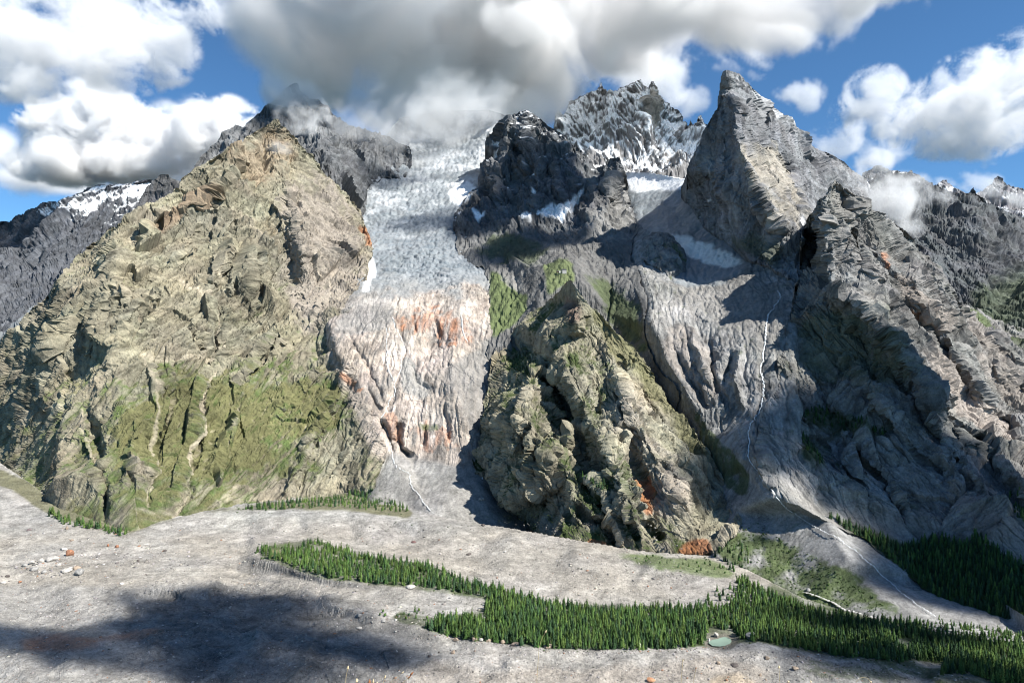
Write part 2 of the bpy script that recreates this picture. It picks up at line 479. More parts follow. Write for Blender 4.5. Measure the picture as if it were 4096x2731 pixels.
# far range on the left, knob, hidden peak, snow peaks
layer('left_range', [(-120, 930, 7500), (0, 892, 7400), (163, 813, 7200), (349, 750, 7000), (523, 744, 7000), (720, 690, 7000), (-120, 1100, 6300), (150, 1100, 6100), (250, 960, 6350), (400, 1000, 6300), (720, 1000, 6300),
      (-120, 1500, 4600), (200, 1400, 4800), (720, 1300, 5000), (70, 1000, 6700), (330, 870, 6600)],
      [(-80, 915), (0, 892), (58, 866), (116, 837), (163, 813), (232, 808), (302, 779), (349, 750), (442, 740), (523, 735), (600, 715), (640, 740), (720, 760), (720, 1300), (300, 1330), (-80, 1480)],
      seed=31, smooth=3, amp=130, wl=900, octv=7, streak=(.85, .1, -.45), sk=0.5, flow=1.2)
layer('knob', [(640, 697, 3050), (560, 800, 3000), (720, 726, 3050), (480, 930, 2900), (640, 900, 2850), (790, 930, 2900), (790, 720, 3060)],
      [(480, 930), (505, 870), (540, 830), (558, 802), (570, 775), (581, 755), (600, 735), (622, 715), (633, 700), (640, 697), (668, 694), (676, 702), (683, 712), (720, 726), (790, 735), (790, 930)],
      seed=33, smooth=2, amp=30, wl=260, octv=6)
layer('hidden_peak', [(1191, 331, 4100), (1100, 420, 3950), (941, 497, 3700), (767, 680, 3300), (720, 820, 3100), (1336, 459, 4000), (1500, 530, 3850), (1660, 600, 3650),
      c('gorge', 1630, 680, -30), c('gorge', 1529, 712, -20), c('gorge', 1476, 745, -20), c('gorge', 1465, 813, -20), c('gorge', 1440, 880, -10), (1440, 1000, 2500), (1300, 980, 2650), (1100, 800, 3000),
      (1200, 600, 3400), (1320, 640, 3150), (1400, 600, 3500)],
      [(720, 760), (767, 680), (784, 651), (813, 616), (866, 569), (883, 535), (912, 517), (941, 497), (965, 506), (1017, 471), (1069, 413), (1133, 360), (1191, 331), (1214, 372), (1243, 401),
       (1272, 395), (1307, 418), (1336, 459), (1400, 500), (1500, 530), (1580, 560), (1645, 600), (1650, 650), (1630, 691), (1587, 712), (1529, 709), (1511, 726), (1476, 738), (1473, 813),
       (1456, 860), (1440, 1000), (1300, 980), (1100, 800), (720, 800)],
      seed=35, smooth=3, amp=75, wl=420, octv=7, streak=(1, 0, .1), sk=0.45, flow=1.0)
layer('snow_peaks', [(2226, 442, 5600), (2180, 520, 5500), (2325, 383, 5600), (2406, 331, 5600), (2482, 349, 5550), (2612, 322, 5250), (2697, 436, 5350), (2755, 517, 5150), (2808, 459, 5050), (2834, 500, 5000), (2880, 600, 4900),
      (2200, 600, 5100), (2377, 660, 4600), (2350, 520, 5150), (2450, 560, 4950), (2560, 600, 4600), (2590, 460, 4950), (2500, 700, 4200), (2680, 640, 4600), (2757, 740, 4100), (2880, 760, 4000), (2200, 800, 4600), (2500, 850, 3800), (2880, 850, 3700)],
      [(2180, 560), (2214, 500), (2226, 442), (2238, 433), (2255, 465), (2272, 407), (2325, 383), (2377, 372), (2395, 350), (2406, 331), (2429, 372), (2482, 349), (2530, 330), (2563, 314), (2586, 343), (2600, 335), (2612, 322), (2633, 349),
       (2644, 383), (2679, 412), (2697, 436), (2731, 465), (2750, 515), (2755, 495), (2767, 480), (2780, 500), (2790, 476), (2800, 462), (2808, 459), (2819, 494), (2834, 505), (2880, 560), (2880, 850), (2500, 850), (2180, 800)],
      seed=37, smooth=2, rough=(.22, 3), amp=130, wl=520, octv=7, streak=(.9, 0, .25), sk=0.5, flow=1.3)

# rock island between the small glacier and its scree
ro = ((2520, 1030), (2545, 985), (2575, 945), (2610, 925), (2660, 930), (2700, 950), (2735, 990), (2750, 1050), (2740, 1100), (2720, 1130), (2680, 1120), (2650, 1090), (2600, 1060), (2560, 1045))
layer('rognon', [c('gully', *p, -4) for p in ro] + [c('gully', 2640, 1000, -110), c('gully', 2690, 1045, -90), c('gully', 2600, 985, -60), c('gully', 2660, 960, -70), c('gully', 2705, 1000, -90)], ro,
      seed=23, smooth=1, amp=16, wl=110, octv=6, streak=(.9, 0, .3), sk=0.6, flow=.5, chip=.35)

# dark massif in the middle with its hut terrace
cm_right = [c('gully', *p, -8) for p in ((2511, 755), (2528, 813), (2545, 860), (2545, 946), (2535, 1015), (2575, 1110), (2590, 1200), (2590, 1300), (2610, 1400), (2660, 1490), (2730, 1580))]
cm_left = [c('gorge', *p, -10) for p in ((1906, 750), (1860, 800), (1813, 870), (1808, 920), (1830, 1010), (1880, 1065), (1935, 1075), (1958, 1135), (1950, 1250), (1960, 1350), (1950, 1420))]
layer('dark_massif', cm_right + cm_left + [(2110, 436, 3230), (2022, 459, 3250), (1993, 482, 3300), (1941, 575, 3330), (1910, 660, 3280), (2197, 505, 3200), (2272, 564, 3120), (2342, 616, 3050), (2385, 650, 3000),
      (2435, 633, 2900), (2476, 625, 2850), (2490, 660, 2830), (2100, 620, 2990), (2220, 700, 2830), (2000, 740, 2900), (2010, 850, 2680), (2150, 850, 2600), (2330, 810, 2560), (2380, 720, 2760), (2440, 760, 2520),
      (2420, 860, 2380), (2100, 905, 2480), (2250, 890, 2450), (2000, 980, 2380), (2150, 965, 2330), (2300, 960, 2280), (2440, 940, 2250), (2480, 1000, 2150), (2330, 1021, 2080), (2440, 1120, 1960),
      (2440, 1250, 1830), (2150, 1080, 2000), (2250, 1042, 1990), (2305, 1062, 1965), (2255, 1112, 1880), (2330, 1130, 1850), (2200, 1170, 1840), (2120, 1140, 1960), (2060, 1130, 2060), (2040, 1200, 1960),
      (2110, 1300, 1800), (2400, 1500, 1640), (2200, 1560, 1640), (2000, 1500, 1730), (2600, 1600, 1500)],
      [(1922, 690), (1918, 656), (1960, 630), (2005, 590), (1941, 580), (1947, 546), (1985, 510), (1993, 482), (2022, 459), (2075, 447), (2095, 447), (2110, 436), (2127, 459), (2156, 471), (2197, 505), (2226, 523), (2272, 564),
       (2307, 587), (2342, 616), (2365, 639), (2377, 656), (2406, 656), (2435, 633), (2455, 632), (2476, 625), (2487, 651), (2505, 697), (2511, 755), (2528, 813), (2545, 860), (2563, 871), (2560, 920), (2534, 946), (2522, 1015),
       (2560, 1100), (2585, 1180), (2590, 1230), (2580, 1300), (2600, 1400), (2640, 1480), (2720, 1570), (2700, 1640), (2300, 1600), (1985, 1540), (1945, 1420), (1960, 1350), (1950, 1250), (1953, 1160), (1958, 1131), (1930, 1068),
       (1880, 1065), (1830, 1010), (1808, 911), (1813, 860), (1850, 800), (1906, 750)],
      seed=41, lines=[([(2110, 436), (2100, 560), (2150, 700), (2140, 850)], 50, -55), ([(2476, 625), (2450, 740), (2480, 860)], 40, -45), ([(2200, 510), (2260, 640), (2330, 760)], 45, -45), ([(2230, 560), (2190, 700), (2230, 850)], 36, 40), ([(2380, 660), (2340, 780), (2280, 850)], 36, 40), ([(2030, 480), (2020, 600), (1980, 700)], 34, -34), ([(2060, 560), (2050, 700), (2070, 840)], 30, 34), ([(2420, 680), (2400, 800)], 26, 30)], smooth=2, amp=1, wl=240, octv=7, streak=(.92, .1, .25), sk=0.5, flow=1.0,
      ampmap=lambda L, P: np.interp(L['SY'], [430, 900, 960, 1100, 1400], [62, 44, 14, 8, 9]))

# the spire
na = prof(depth_of('gully', 3150, 1115), (3150, 1115), (3121, 911, 1.5), (3081, 831, 1.6), (3017, 726, 1.9), (2964, 604, 2.1), (2941, 523, 2.3), (2950, 436, 2.4), (2906, 278, 2.6))
ny = lambda sy, o: float(np.interp(sy, [p[1] for p in na][::-1], [p[2] for p in na][::-1])) + o
layer('spire', na + [c('gully', *p, -10) for p in ((2732, 770), (2749, 812), (2784, 860), (2813, 920), (2900, 975), (3005, 1055), (3057, 1075), (3200, 1150))] +
      [(2890, 285, ny(285, 20)), (2874, 372, ny(372, 60)), (2857, 453, ny(453, 110)), (2834, 505, ny(505, 160)), (2790, 580, ny(580, 230)), (2740, 680, ny(680, 300)), (2860, 700, ny(700, 110)), (2950, 850, ny(850, 80)),
       (3017, 360, ny(360, 230)), (3100, 440, ny(440, 420)), (3197, 517, ny(517, 560)), (3284, 604, ny(604, 700)), (3406, 674, ny(674, 900)), (3480, 720, ny(720, 1000)), (3040, 520, ny(520, 170)), (3130, 640, ny(640, 260)), (3090, 690, ny(690, 130)),
       (3180, 780, ny(780, 190)), (3200, 900, ny(900, 80)), (3250, 720, ny(720, 420)), (3330, 800, ny(800, 420)), (3480, 900, ny(900, 600)), (3230, 1000, ny(1000, 40)), (3480, 1100, ny(1100, 300))],
      [(2720, 752), (2745, 690), (2775, 620), (2800, 570), (2820, 530), (2834, 505), (2845, 480), (2857, 453), (2869, 430), (2874, 372), (2880, 330), (2886, 302), (2892, 285), (2906, 278), (2924, 285), (2950, 291), (2982, 325),
       (3002, 343), (3017, 360), (3046, 389), (3075, 413), (3098, 430), (3133, 453), (3162, 488), (3197, 517), (3226, 540), (3249, 575), (3284, 604), (3330, 627), (3371, 642), (3406, 674), (3470, 715), (3470, 1100), (3230, 1160),
       (3139, 1108), (3057, 1062), (3005, 1045), (2900, 963), (2813, 911), (2784, 854), (2749, 802)],
      seed=51, lines=[([(2906, 278), (2950, 436), (2943, 523), (2966, 604), (3017, 726), (3081, 831), (3121, 911)], 46, -50), ([(3046, 400), (3060, 520), (3050, 640), (3075, 700)], 26, 40), ([(3140, 640), (3130, 760), (3190, 890)], 30, 55), ([(3017, 365), (3090, 520), (3160, 640), (3240, 760)], 40, -36), ([(3200, 540), (3260, 680), (3350, 800)], 34, -34), ([(2870, 520), (2850, 700), (2900, 860)], 24, 22), ([(2900, 430), (2905, 600), (2950, 780)], 20, 18), ([(2800, 650), (2830, 760)], 20, 20), ([(3000, 560), (3035, 690), (3100, 800), (3160, 900)], 22, 26), ([(3230, 640), (3300, 770)], 24, 34)], smooth=2, rough=(.1, 3), amp=38, wl=280, octv=7, streak=(.95, .25, .18), sk=0.4, flow=0, chip=.3)

# far right ranges
layer('far_peaks', [(3450, 700, 7000), (3560, 690, 7000), (3784, 715, 7300), (3856, 780, 7000), (3929, 767, 7300), (3993, 700, 7400), (4062, 749, 7300), (4180, 780, 7300), (3450, 900, 6200), (3800, 860, 6300), (4000, 860, 6300), (4180, 900, 6300)],
      [(3450, 690), (3505, 658), (3540, 670), (3600, 700), (3700, 740), (3750, 735), (3784, 720), (3800, 735), (3830, 760), (3860, 780), (3875, 795), (3929, 767), (3950, 745), (3975, 715), (3993, 700), (4010, 710), (4030, 735), (4062, 749),
       (4096, 761), (4180, 770), (4180, 920), (3450, 920)], seed=61, smooth=2, amp=110, wl=600, octv=6, flow=1.0)
layer('right_range', [(3500, 680, 4800), (3642, 677, 4700), (3732, 744, 4500), (3854, 796, 4400), (3894, 747, 4300), (3970, 842, 4300), (4022, 848, 4400), (4180, 890, 4500), (3500, 1000, 3800), (3640, 900, 3950), (3760, 880, 4000), (3800, 1040, 3500), (3900, 900, 3850),
      (3960, 1050, 3500), (4096, 1000, 3900), (4180, 1050, 3800), (3700, 1250, 3100), (3940, 1300, 2900), (4180, 1350, 2800)],
      [(3480, 690), (3560, 680), (3616, 691), (3632, 690), (3642, 677), (3655, 695), (3685, 720), (3732, 744), (3775, 755), (3819, 779), (3854, 796), (3871, 779), (3882, 758), (3894, 747), (3904, 765), (3912, 779), (3941, 796), (3970, 842),
       (3993, 825), (4022, 848), (4045, 860), (4060, 850), (4096, 871), (4180, 880), (4180, 1360), (3700, 1300), (3480, 1100)],
      seed=63, smooth=2, rough=(.22, 3), amp=80, wl=420, octv=7, streak=(.9, 0, .3), sk=0.45, flow=1.1)

# right-hand mountain
h1 = prof(905, (3760, 2390), (3720, 2170, .5), (3720, 1950, .9), (3720, 1750, .95), (3700, 1550, 1.0), (3610, 1420, 1.0), (3517, 1306, 1.1), (3429, 1201, 1.2), (3319, 1126, 1.3), (3300, 946, 1.5), (3342, 715, 1.8))
h2 = prof(802, (4180, 2540), (4180, 2280, .5), (4180, 2050, .9), (4120, 1920, .9), (3980, 1800, 1.0), (3836, 1666, 1.0))[:4]
hy = lambda sy, o: float(np.interp(sy, [p[1] for p in h1][::-1], [p[2] for p in h1][::-1])) + o
rf_left = [c('gully', *p, -6) for p in ((3680, 2338), (3550, 2228), (3420, 2130), (3313, 2076), (3150, 1998), (3060, 1930), (3020, 1822), (3040, 1730), (3070, 1620), (3125, 1539), (3120, 1440), (3149, 1393), (3160, 1289), (3184, 1173), (3210, 1050), (3230, 911))]
layer('right_mountain', h1 + h2 + rf_left + [(3226, 860, hy(860, 180)), (3246, 802, hy(802, 130)), (3299, 761, hy(761, 50)), (3394, 761, hy(761, 50)), (3458, 808, hy(808, 150)), (3528, 866, hy(866, 230)), (3592, 906, hy(906, 270)),
      (3662, 975, hy(975, 310)), (3720, 1021, hy(1021, 330)), (3772, 1068, hy(1068, 330)), (3801, 1138, hy(1138, 320)), (3848, 1219, hy(1219, 300)), (3952, 1341, hy(1341, 290)), (4096, 1434, hy(1434, 290)), (4180, 1480, hy(1480, 290)),
      (3430, 950, hy(950, 60)), (3560, 1100, hy(1100, 110)), (3480, 1050, hy(1050, 40)), (3650, 1250, hy(1250, 130)), (3760, 1350, hy(1350, 200)), (3700, 1420, hy(1420, 60)), (3880, 1550, hy(1550, 150)), (4000, 1600, hy(1600, 200)), (4096, 1700, hy(1700, 130)), (4180, 1700, hy(1700, 180)),
      (3350, 1500, hy(1500, 90)), (3300, 1750, hy(1750, 80)), (3500, 1600, hy(1600, 20)), (3500, 1850, hy(1850, 15)), (3450, 2100, hy(2100, 20)), (3900, 1900, hy(1900, -25)), (3950, 2200, hy(2200, -40)),
      (3900, 1230, hy(1230, 520)), (4180, 1330, hy(1330, 620)), (4050, 1360, hy(1360, 450))],
      [(3205, 930), (3214, 911), (3234, 860), (3264, 806), (3286, 790), (3312, 752), (3326, 730), (3342, 712), (3362, 736), (3394, 761), (3429, 790), (3458, 808), (3482, 837), (3528, 866), (3569, 889), (3592, 906), (3609, 911), (3662, 975), (3720, 1021), (3772, 1068),
       (3801, 1138), (3824, 1172), (3840, 1205), (3890, 1228), (3930, 1243), (4000, 1275), (4096, 1310), (4180, 1340), (4180, 2590), (3905, 2520), (3795, 2438), (3680, 2345), (3550, 2236), (3420, 2138), (3313, 2086), (3150, 2010), (3057, 1940), (3010, 1822), (3030, 1740), (3060, 1620), (3115, 1539),
       (3105, 1440), (3139, 1393), (3150, 1289), (3174, 1173), (3200, 1050)],
      step=3.3, seed=71, lines=[([(3610, 1050), (3680, 1180), (3740, 1280), (3830, 1400), (3900, 1520), (3960, 1640)], 75, -85), ([(3690, 1260), (3770, 1380), (3850, 1500), (3900, 1600)], 40, 45), ([(3319, 1126), (3429, 1201), (3517, 1306), (3590, 1434), (3720, 1550), (3836, 1666), (3952, 1782), (4096, 1900)], 80, -60), ([(3340, 715), (3302, 830), (3296, 950), (3305, 1060)], 50, -50),
        ([(3370, 760), (3390, 880), (3420, 1000), (3430, 1130)], 34, 46), ([(3560, 890), (3600, 1010), (3640, 1090)], 26, 40), ([(3950, 1380), (4040, 1500), (4110, 1600)], 34, 46), ([(3900, 1290), (3990, 1400)], 26, 34), ([(3450, 1560), (3560, 1700), (3700, 1850), (3790, 1930)], 26, 20), ([(3300, 1560), (3420, 1750), (3560, 1950), (3620, 2080)], 28, 20),
        ([(3560, 1500), (3700, 1700), (3850, 1860)], 30, 26), ([(3230, 1480), (3330, 1650), (3400, 1850), (3480, 2050)], 28, 18), ([(3460, 820), (3520, 960), (3600, 1120)], 40, -36), ([(3740, 1060), (3800, 1200), (3900, 1330), (4010, 1470), (4110, 1580)], 50, -46), ([(3960, 1640), (4040, 1760), (4120, 1850)], 36, 44), ([(3480, 1000), (3520, 1110)], 24, 34), ([(3860, 1720), (3960, 1860), (4096, 2000)], 36, 34), ([(3700, 1650), (3800, 1790), (3950, 1950)], 40, -26), ([(3400, 1450), (3520, 1620), (3650, 1800)], 40, -26)], smooth=2, rough=(.15, 3), amp=1, wl=190, octv=7, streak=(.85, -.1, .5), sk=0.45, flow=0, chip=.34, crack=.24,
      ampmap=lambda L, P: np.interp(L['SY'] - (L['SX'] - 3313) * .28, [700, 1300, 1950, 2050], [42, 36, 22, 4]))

# left mountain
l = [prof(1655, (-120, 1880), (-120, 1620, .8), (-120, 1480, .9)),
     prof(1655, (0, 1870), (0, 1620, .8), (0, 1410, .9)),
     prof(1278, (250, 2060), (230, 1800, .6), (220, 1500, .8), (225, 1300, .9), (230, 1110, 1.1)),
     prof(1175, (520, 2130), (500, 1900, .6), (480, 1700, .75), (460, 1500, .8), (455, 1200, .9), (459, 906, 1.0)),
     prof(1278, (780, 2070), (790, 1800, .65), (800, 1600, .75), (760, 1480, .8), (750, 1200, 1.0), (740, 950, .8), (732, 709, 1.0)),
     prof(1355, (1000, 2030), (1000, 1800, .75), (980, 1600, .7), (960, 1450, .7), (940, 1200, 1.0), (920, 950, 1.0), (930, 587, 1.1)),
     prof(1409, (1200, 2005), (1200, 1800, .8), (1200, 1600, .7), (1180, 1450, .7), (1170, 1240, .75), (1150, 1000, .9), (1130, 750, 1.0), (1109, 474, 1.1)),
     prof(1455, (1383, 1985), (1380, 1800, 1.0), (1370, 1650, .9), (1330, 1500, .8), (1290, 1400, .8), (1250, 1320, .7), (1250, 1150, .9), (1230, 900, 1.0))]
for k, p in enumerate(l): print('L profile', k, [round(q[2]) for q in p])
Yt = l[6][-1][2]
lm = [q for p in l for q in p] + [c('gorge', *p, -8) for p in ((1482, 1960), (1529, 1860), (1545, 1782), (1490, 1672), (1460, 1560), (1390, 1420), (1336, 1300), (1407, 1235), (1453, 1165), (1473, 1097), (1488, 985))]
lm += [(1200, 700, Yt - 210), (1156, 523, Yt - 10), (1462, 911, Yt - 60), (1430, 831, Yt - 10), (1366, 757, Yt + 30), (1296, 700, Yt + 50), (1272, 651, Yt + 60), (1209, 587, Yt + 40),
       (150, 1230, 2020), (350, 985, 2080), (558, 825, 2190), (657, 784, 2240), (813, 657, 2330), (1023, 526, Yt - 10)]
layer('left_mountain', lm,
      [(-80, 1470), (0, 1410), (60, 1330), (104, 1290), (150, 1235), (226, 1115), (290, 1045), (348, 985), (400, 945), (459, 906), (505, 854), (558, 825), (600, 805), (657, 784), (715, 750), (732, 709), (761, 691), (813, 657), (854, 628), (930, 587), (953, 569), (982, 546),
       (1023, 526), (1069, 505), (1085, 485), (1109, 474), (1156, 523), (1191, 552), (1209, 587), (1255, 622), (1272, 651), (1296, 700), (1366, 757), (1401, 796), (1430, 831), (1453, 872), (1462, 911), (1475, 950), (1488, 980), (1480, 1040), (1473, 1097), (1453, 1161), (1407, 1231),
       (1340, 1290), (1390, 1420), (1455, 1540), (1490, 1672), (1535, 1760), (1550, 1800), (1530, 1860), (1500, 1970), (1383, 2020), (1200, 2040), (1000, 2060), (800, 2095), (600, 2130), (520, 2160), (380, 2140), (250, 2090), (100, 1990), (-80, 1890)],
      step=3.2, seed=81, lines=[([(900, 900), (862, 1040), (850, 1140)], 34, -40), ([(960, 960), (930, 1090), (925, 1190)], 32, -36), ([(1020, 960), (1000, 1130), (1010, 1240)], 30, -26), ([(1125, 480), (1135, 700), (1190, 900), (1215, 1060)], 60, -45),
        ([(1165, 1030), (1180, 1140)], 16, 24), ([(830, 1150), (875, 1250), (882, 1400), (868, 1460), (815, 1560), (795, 1720), (740, 1930), (755, 1970), (700, 2080)], 26, 20), ([(620, 1470), (650, 1600)], 22, 14), ([(700, 1480), (690, 1590), (640, 1720), (620, 1850), (590, 2000)], 24, 16),
        ([(350, 1640), (375, 1750), (395, 1830), (385, 1850), (410, 1920), (432, 1980), (415, 2080)], 26, 32), ([(320, 1220), (250, 1340), (190, 1430)], 40, -40), ([(480, 1120), (380, 1300), (330, 1440)], 45, -30), ([(600, 1180), (520, 1260), (490, 1340)], 36, -30), ([(760, 1300), (800, 1360), (820, 1420)], 26, 22),
        ([(200, 1560), (120, 1650), (60, 1760)], 45, -40), ([(280, 1480), (170, 1600)], 36, 24), ([(1020, 540), (930, 690), (840, 800), (760, 830)], 40, -36), ([(980, 640), (900, 760), (870, 800)], 26, 24), ([(700, 800), (600, 900), (540, 960)], 30, -24), ([(1090, 1340), (1000, 1480), (930, 1540)], 45, -28), ([(1290, 1450), (1180, 1560), (1120, 1640)], 45, -26), ([(1330, 1560), (1290, 1700), (1200, 1780)], 40, -26),
        ([(1250, 1780), (1170, 1900), (1130, 1990)], 36, -26), ([(560, 1700), (520, 1800), (500, 1900)], 36, -22), ([(930, 1620), (880, 1760), (850, 1900)], 40, -18), ([(1370, 1820), (1320, 1920)], 26, 20), ([(660, 1080), (560, 1180), (450, 1300)], 34, 20), ([(800, 860), (740, 980), (700, 1060)], 30, -24), ([(1300, 760), (1370, 900), (1400, 1050)], 40, -22)], smooth=7, crack=.2, rough=(.2, 3), amp=1, wl=330, octv=7, gain=.56, streak=(.85, 0, -.5), sk=0.5, flow=.7, chip=.34,
      ampmap=lambda L, P: np.interp(L['SY'], [470, 900, 1400, 1600, 1950, 2060], [56, 56, 46, 34, 28, 6]))

# spur in the middle
s1 = prof(1127, (2300, 2165), (2300, 1900, 1.0), (2290, 1700, 1.0), (2270, 1500, .9), (2285, 1300, .9), (2285, 1123, .95))
Yp = s1[-1][2]
print('spur top', round(Yp), 'gorge', [round(depth_of('gorge', *p)) for p in ((1980, 1340), (1950, 1700), (1750, 690), (1569, 1271))], 'spire', [round(p[2]) for p in na], 'rm', [round(p[2]) for p in h1])
layer('spur', s1 + [c('gorge', *p, -8) for p in ((2100, 2090), (2045, 2030), (1965, 1945), (1905, 1890), (1895, 1800), (1930, 1690), (1960, 1560), (1975, 1430), (2010, 1345))] + [c('dark_massif', *p, -8) for p in ((2070, 1300), (2120, 1240), (2170, 1210))] +
      [c('gully', *p, -6) for p in ((2860, 1870), (2930, 1990), (2960, 2080), (2880, 2190))] +
      [(2226, 2145, 1150), (2470, 2200, 1083), (2731, 2215, 1065), (2354, 1219, Yp - 40), (2447, 1306, Yp - 90), (2557, 1411, Yp - 130), (2662, 1579, Yp - 210), (2740, 1690, Yp - 270), (2800, 1780, 1310),
       (2060, 1680, 1345), (2040, 2020, 1290), (2130, 1500, 1490), (2179, 1345, 1585), (2305, 1290, s1[4][2] - 15), (2235, 1215, 1700), (2120, 1400, 1720), (2030, 1850, 1370), (2225, 1540, 1560), (2265, 1660, 1430), (2320, 1810, s1[1][2] + 80), (2150, 1800, 1240), (2380, 1700, 1290), (2420, 1450, 1450), (2520, 1650, 1290), (2500, 1900, 1180), (2640, 1850, 1190), (2700, 2000, 1130), (2560, 2080, 1100), (2150, 1640, 1340), (2350, 1350, 1540), (2820, 2050, 1150)],
      [(2170, 1225), (2210, 1190), (2240, 1160), (2262, 1130), (2272, 1123), (2285, 1118), (2292, 1126), (2319, 1167), (2354, 1219), (2389, 1236), (2447, 1306), (2493, 1352), (2557, 1411), (2586, 1451), (2615, 1492), (2662, 1579), (2720, 1660), (2790, 1740), (2860, 1850), (2930, 1980),
       (2970, 2090), (2890, 2200), (2731, 2240), (2586, 2230), (2470, 2215), (2342, 2190), (2226, 2165), (2098, 2095), (2040, 2040), (1960, 1955), (1895, 1900), (1880, 1800), (1920, 1690), (1950, 1560), (1965, 1430), (2010, 1345), (2070, 1300), (2120, 1245)],
      step=3.0, seed=91, lines=[([(2161, 1427), (2200, 1520), (2255, 1640), (2300, 1750), (2330, 1850), (2370, 1960)], 44, 62), ([(2115, 1680), (2086, 1790)], 22, 36), ([(2249, 1684), (2275, 1760), (2296, 1840)], 24, 34), ([(2325, 1640), (2354, 1790)], 26, 34),
        ([(2150, 1800), (2139, 1936), (2191, 1994), (2208, 2090)], 24, 34), ([(2284, 1820), (2383, 1878), (2441, 1940)], 24, 30), ([(2296, 2020), (2354, 2081), (2429, 2099), (2470, 2192)], 26, 38), ([(2586, 2087), (2644, 2150)], 20, 26), ([(2644, 1850), (2714, 1940)], 24, 28),
        ([(2290, 1126), (2322, 1230), (2312, 1300), (2280, 1420), (2335, 1600), (2420, 1800), (2520, 2000), (2570, 2190)], 60, -34), ([(2127, 1495), (2095, 1600), (2040, 1690), (2020, 1850), (2040, 2000)], 40, -30), ([(2480, 1440), (2500, 1500), (2510, 1560)], 24, 30), ([(2430, 1420), (2520, 1620), (2600, 1780), (2700, 1930), (2760, 2060)], 50, -22),
        ([(2460, 1700), (2540, 1830), (2600, 1960)], 26, 26), ([(2380, 1560), (2400, 1660)], 22, 24), ([(2560, 1560), (2640, 1720)], 24, 22), ([(2220, 1830), (2240, 1960), (2270, 2080)], 26, 28), ([(2400, 1990), (2440, 2060)], 22, 26), ([(2500, 2060), (2550, 2150)], 20, 22), ([(2090, 1850), (2080, 1960)], 20, 28)], smooth=2, rough=(.16, 3), amp=1, wl=150, octv=7, streak=(.85, 0, .48), sk=0.5, flow=.5, chip=.42, crack=.24,
      ampmap=lambda L, P: np.interp(L['SY'], [1120, 1250, 1500, 2000, 2200], [4, 12, 26, 24, 6]))
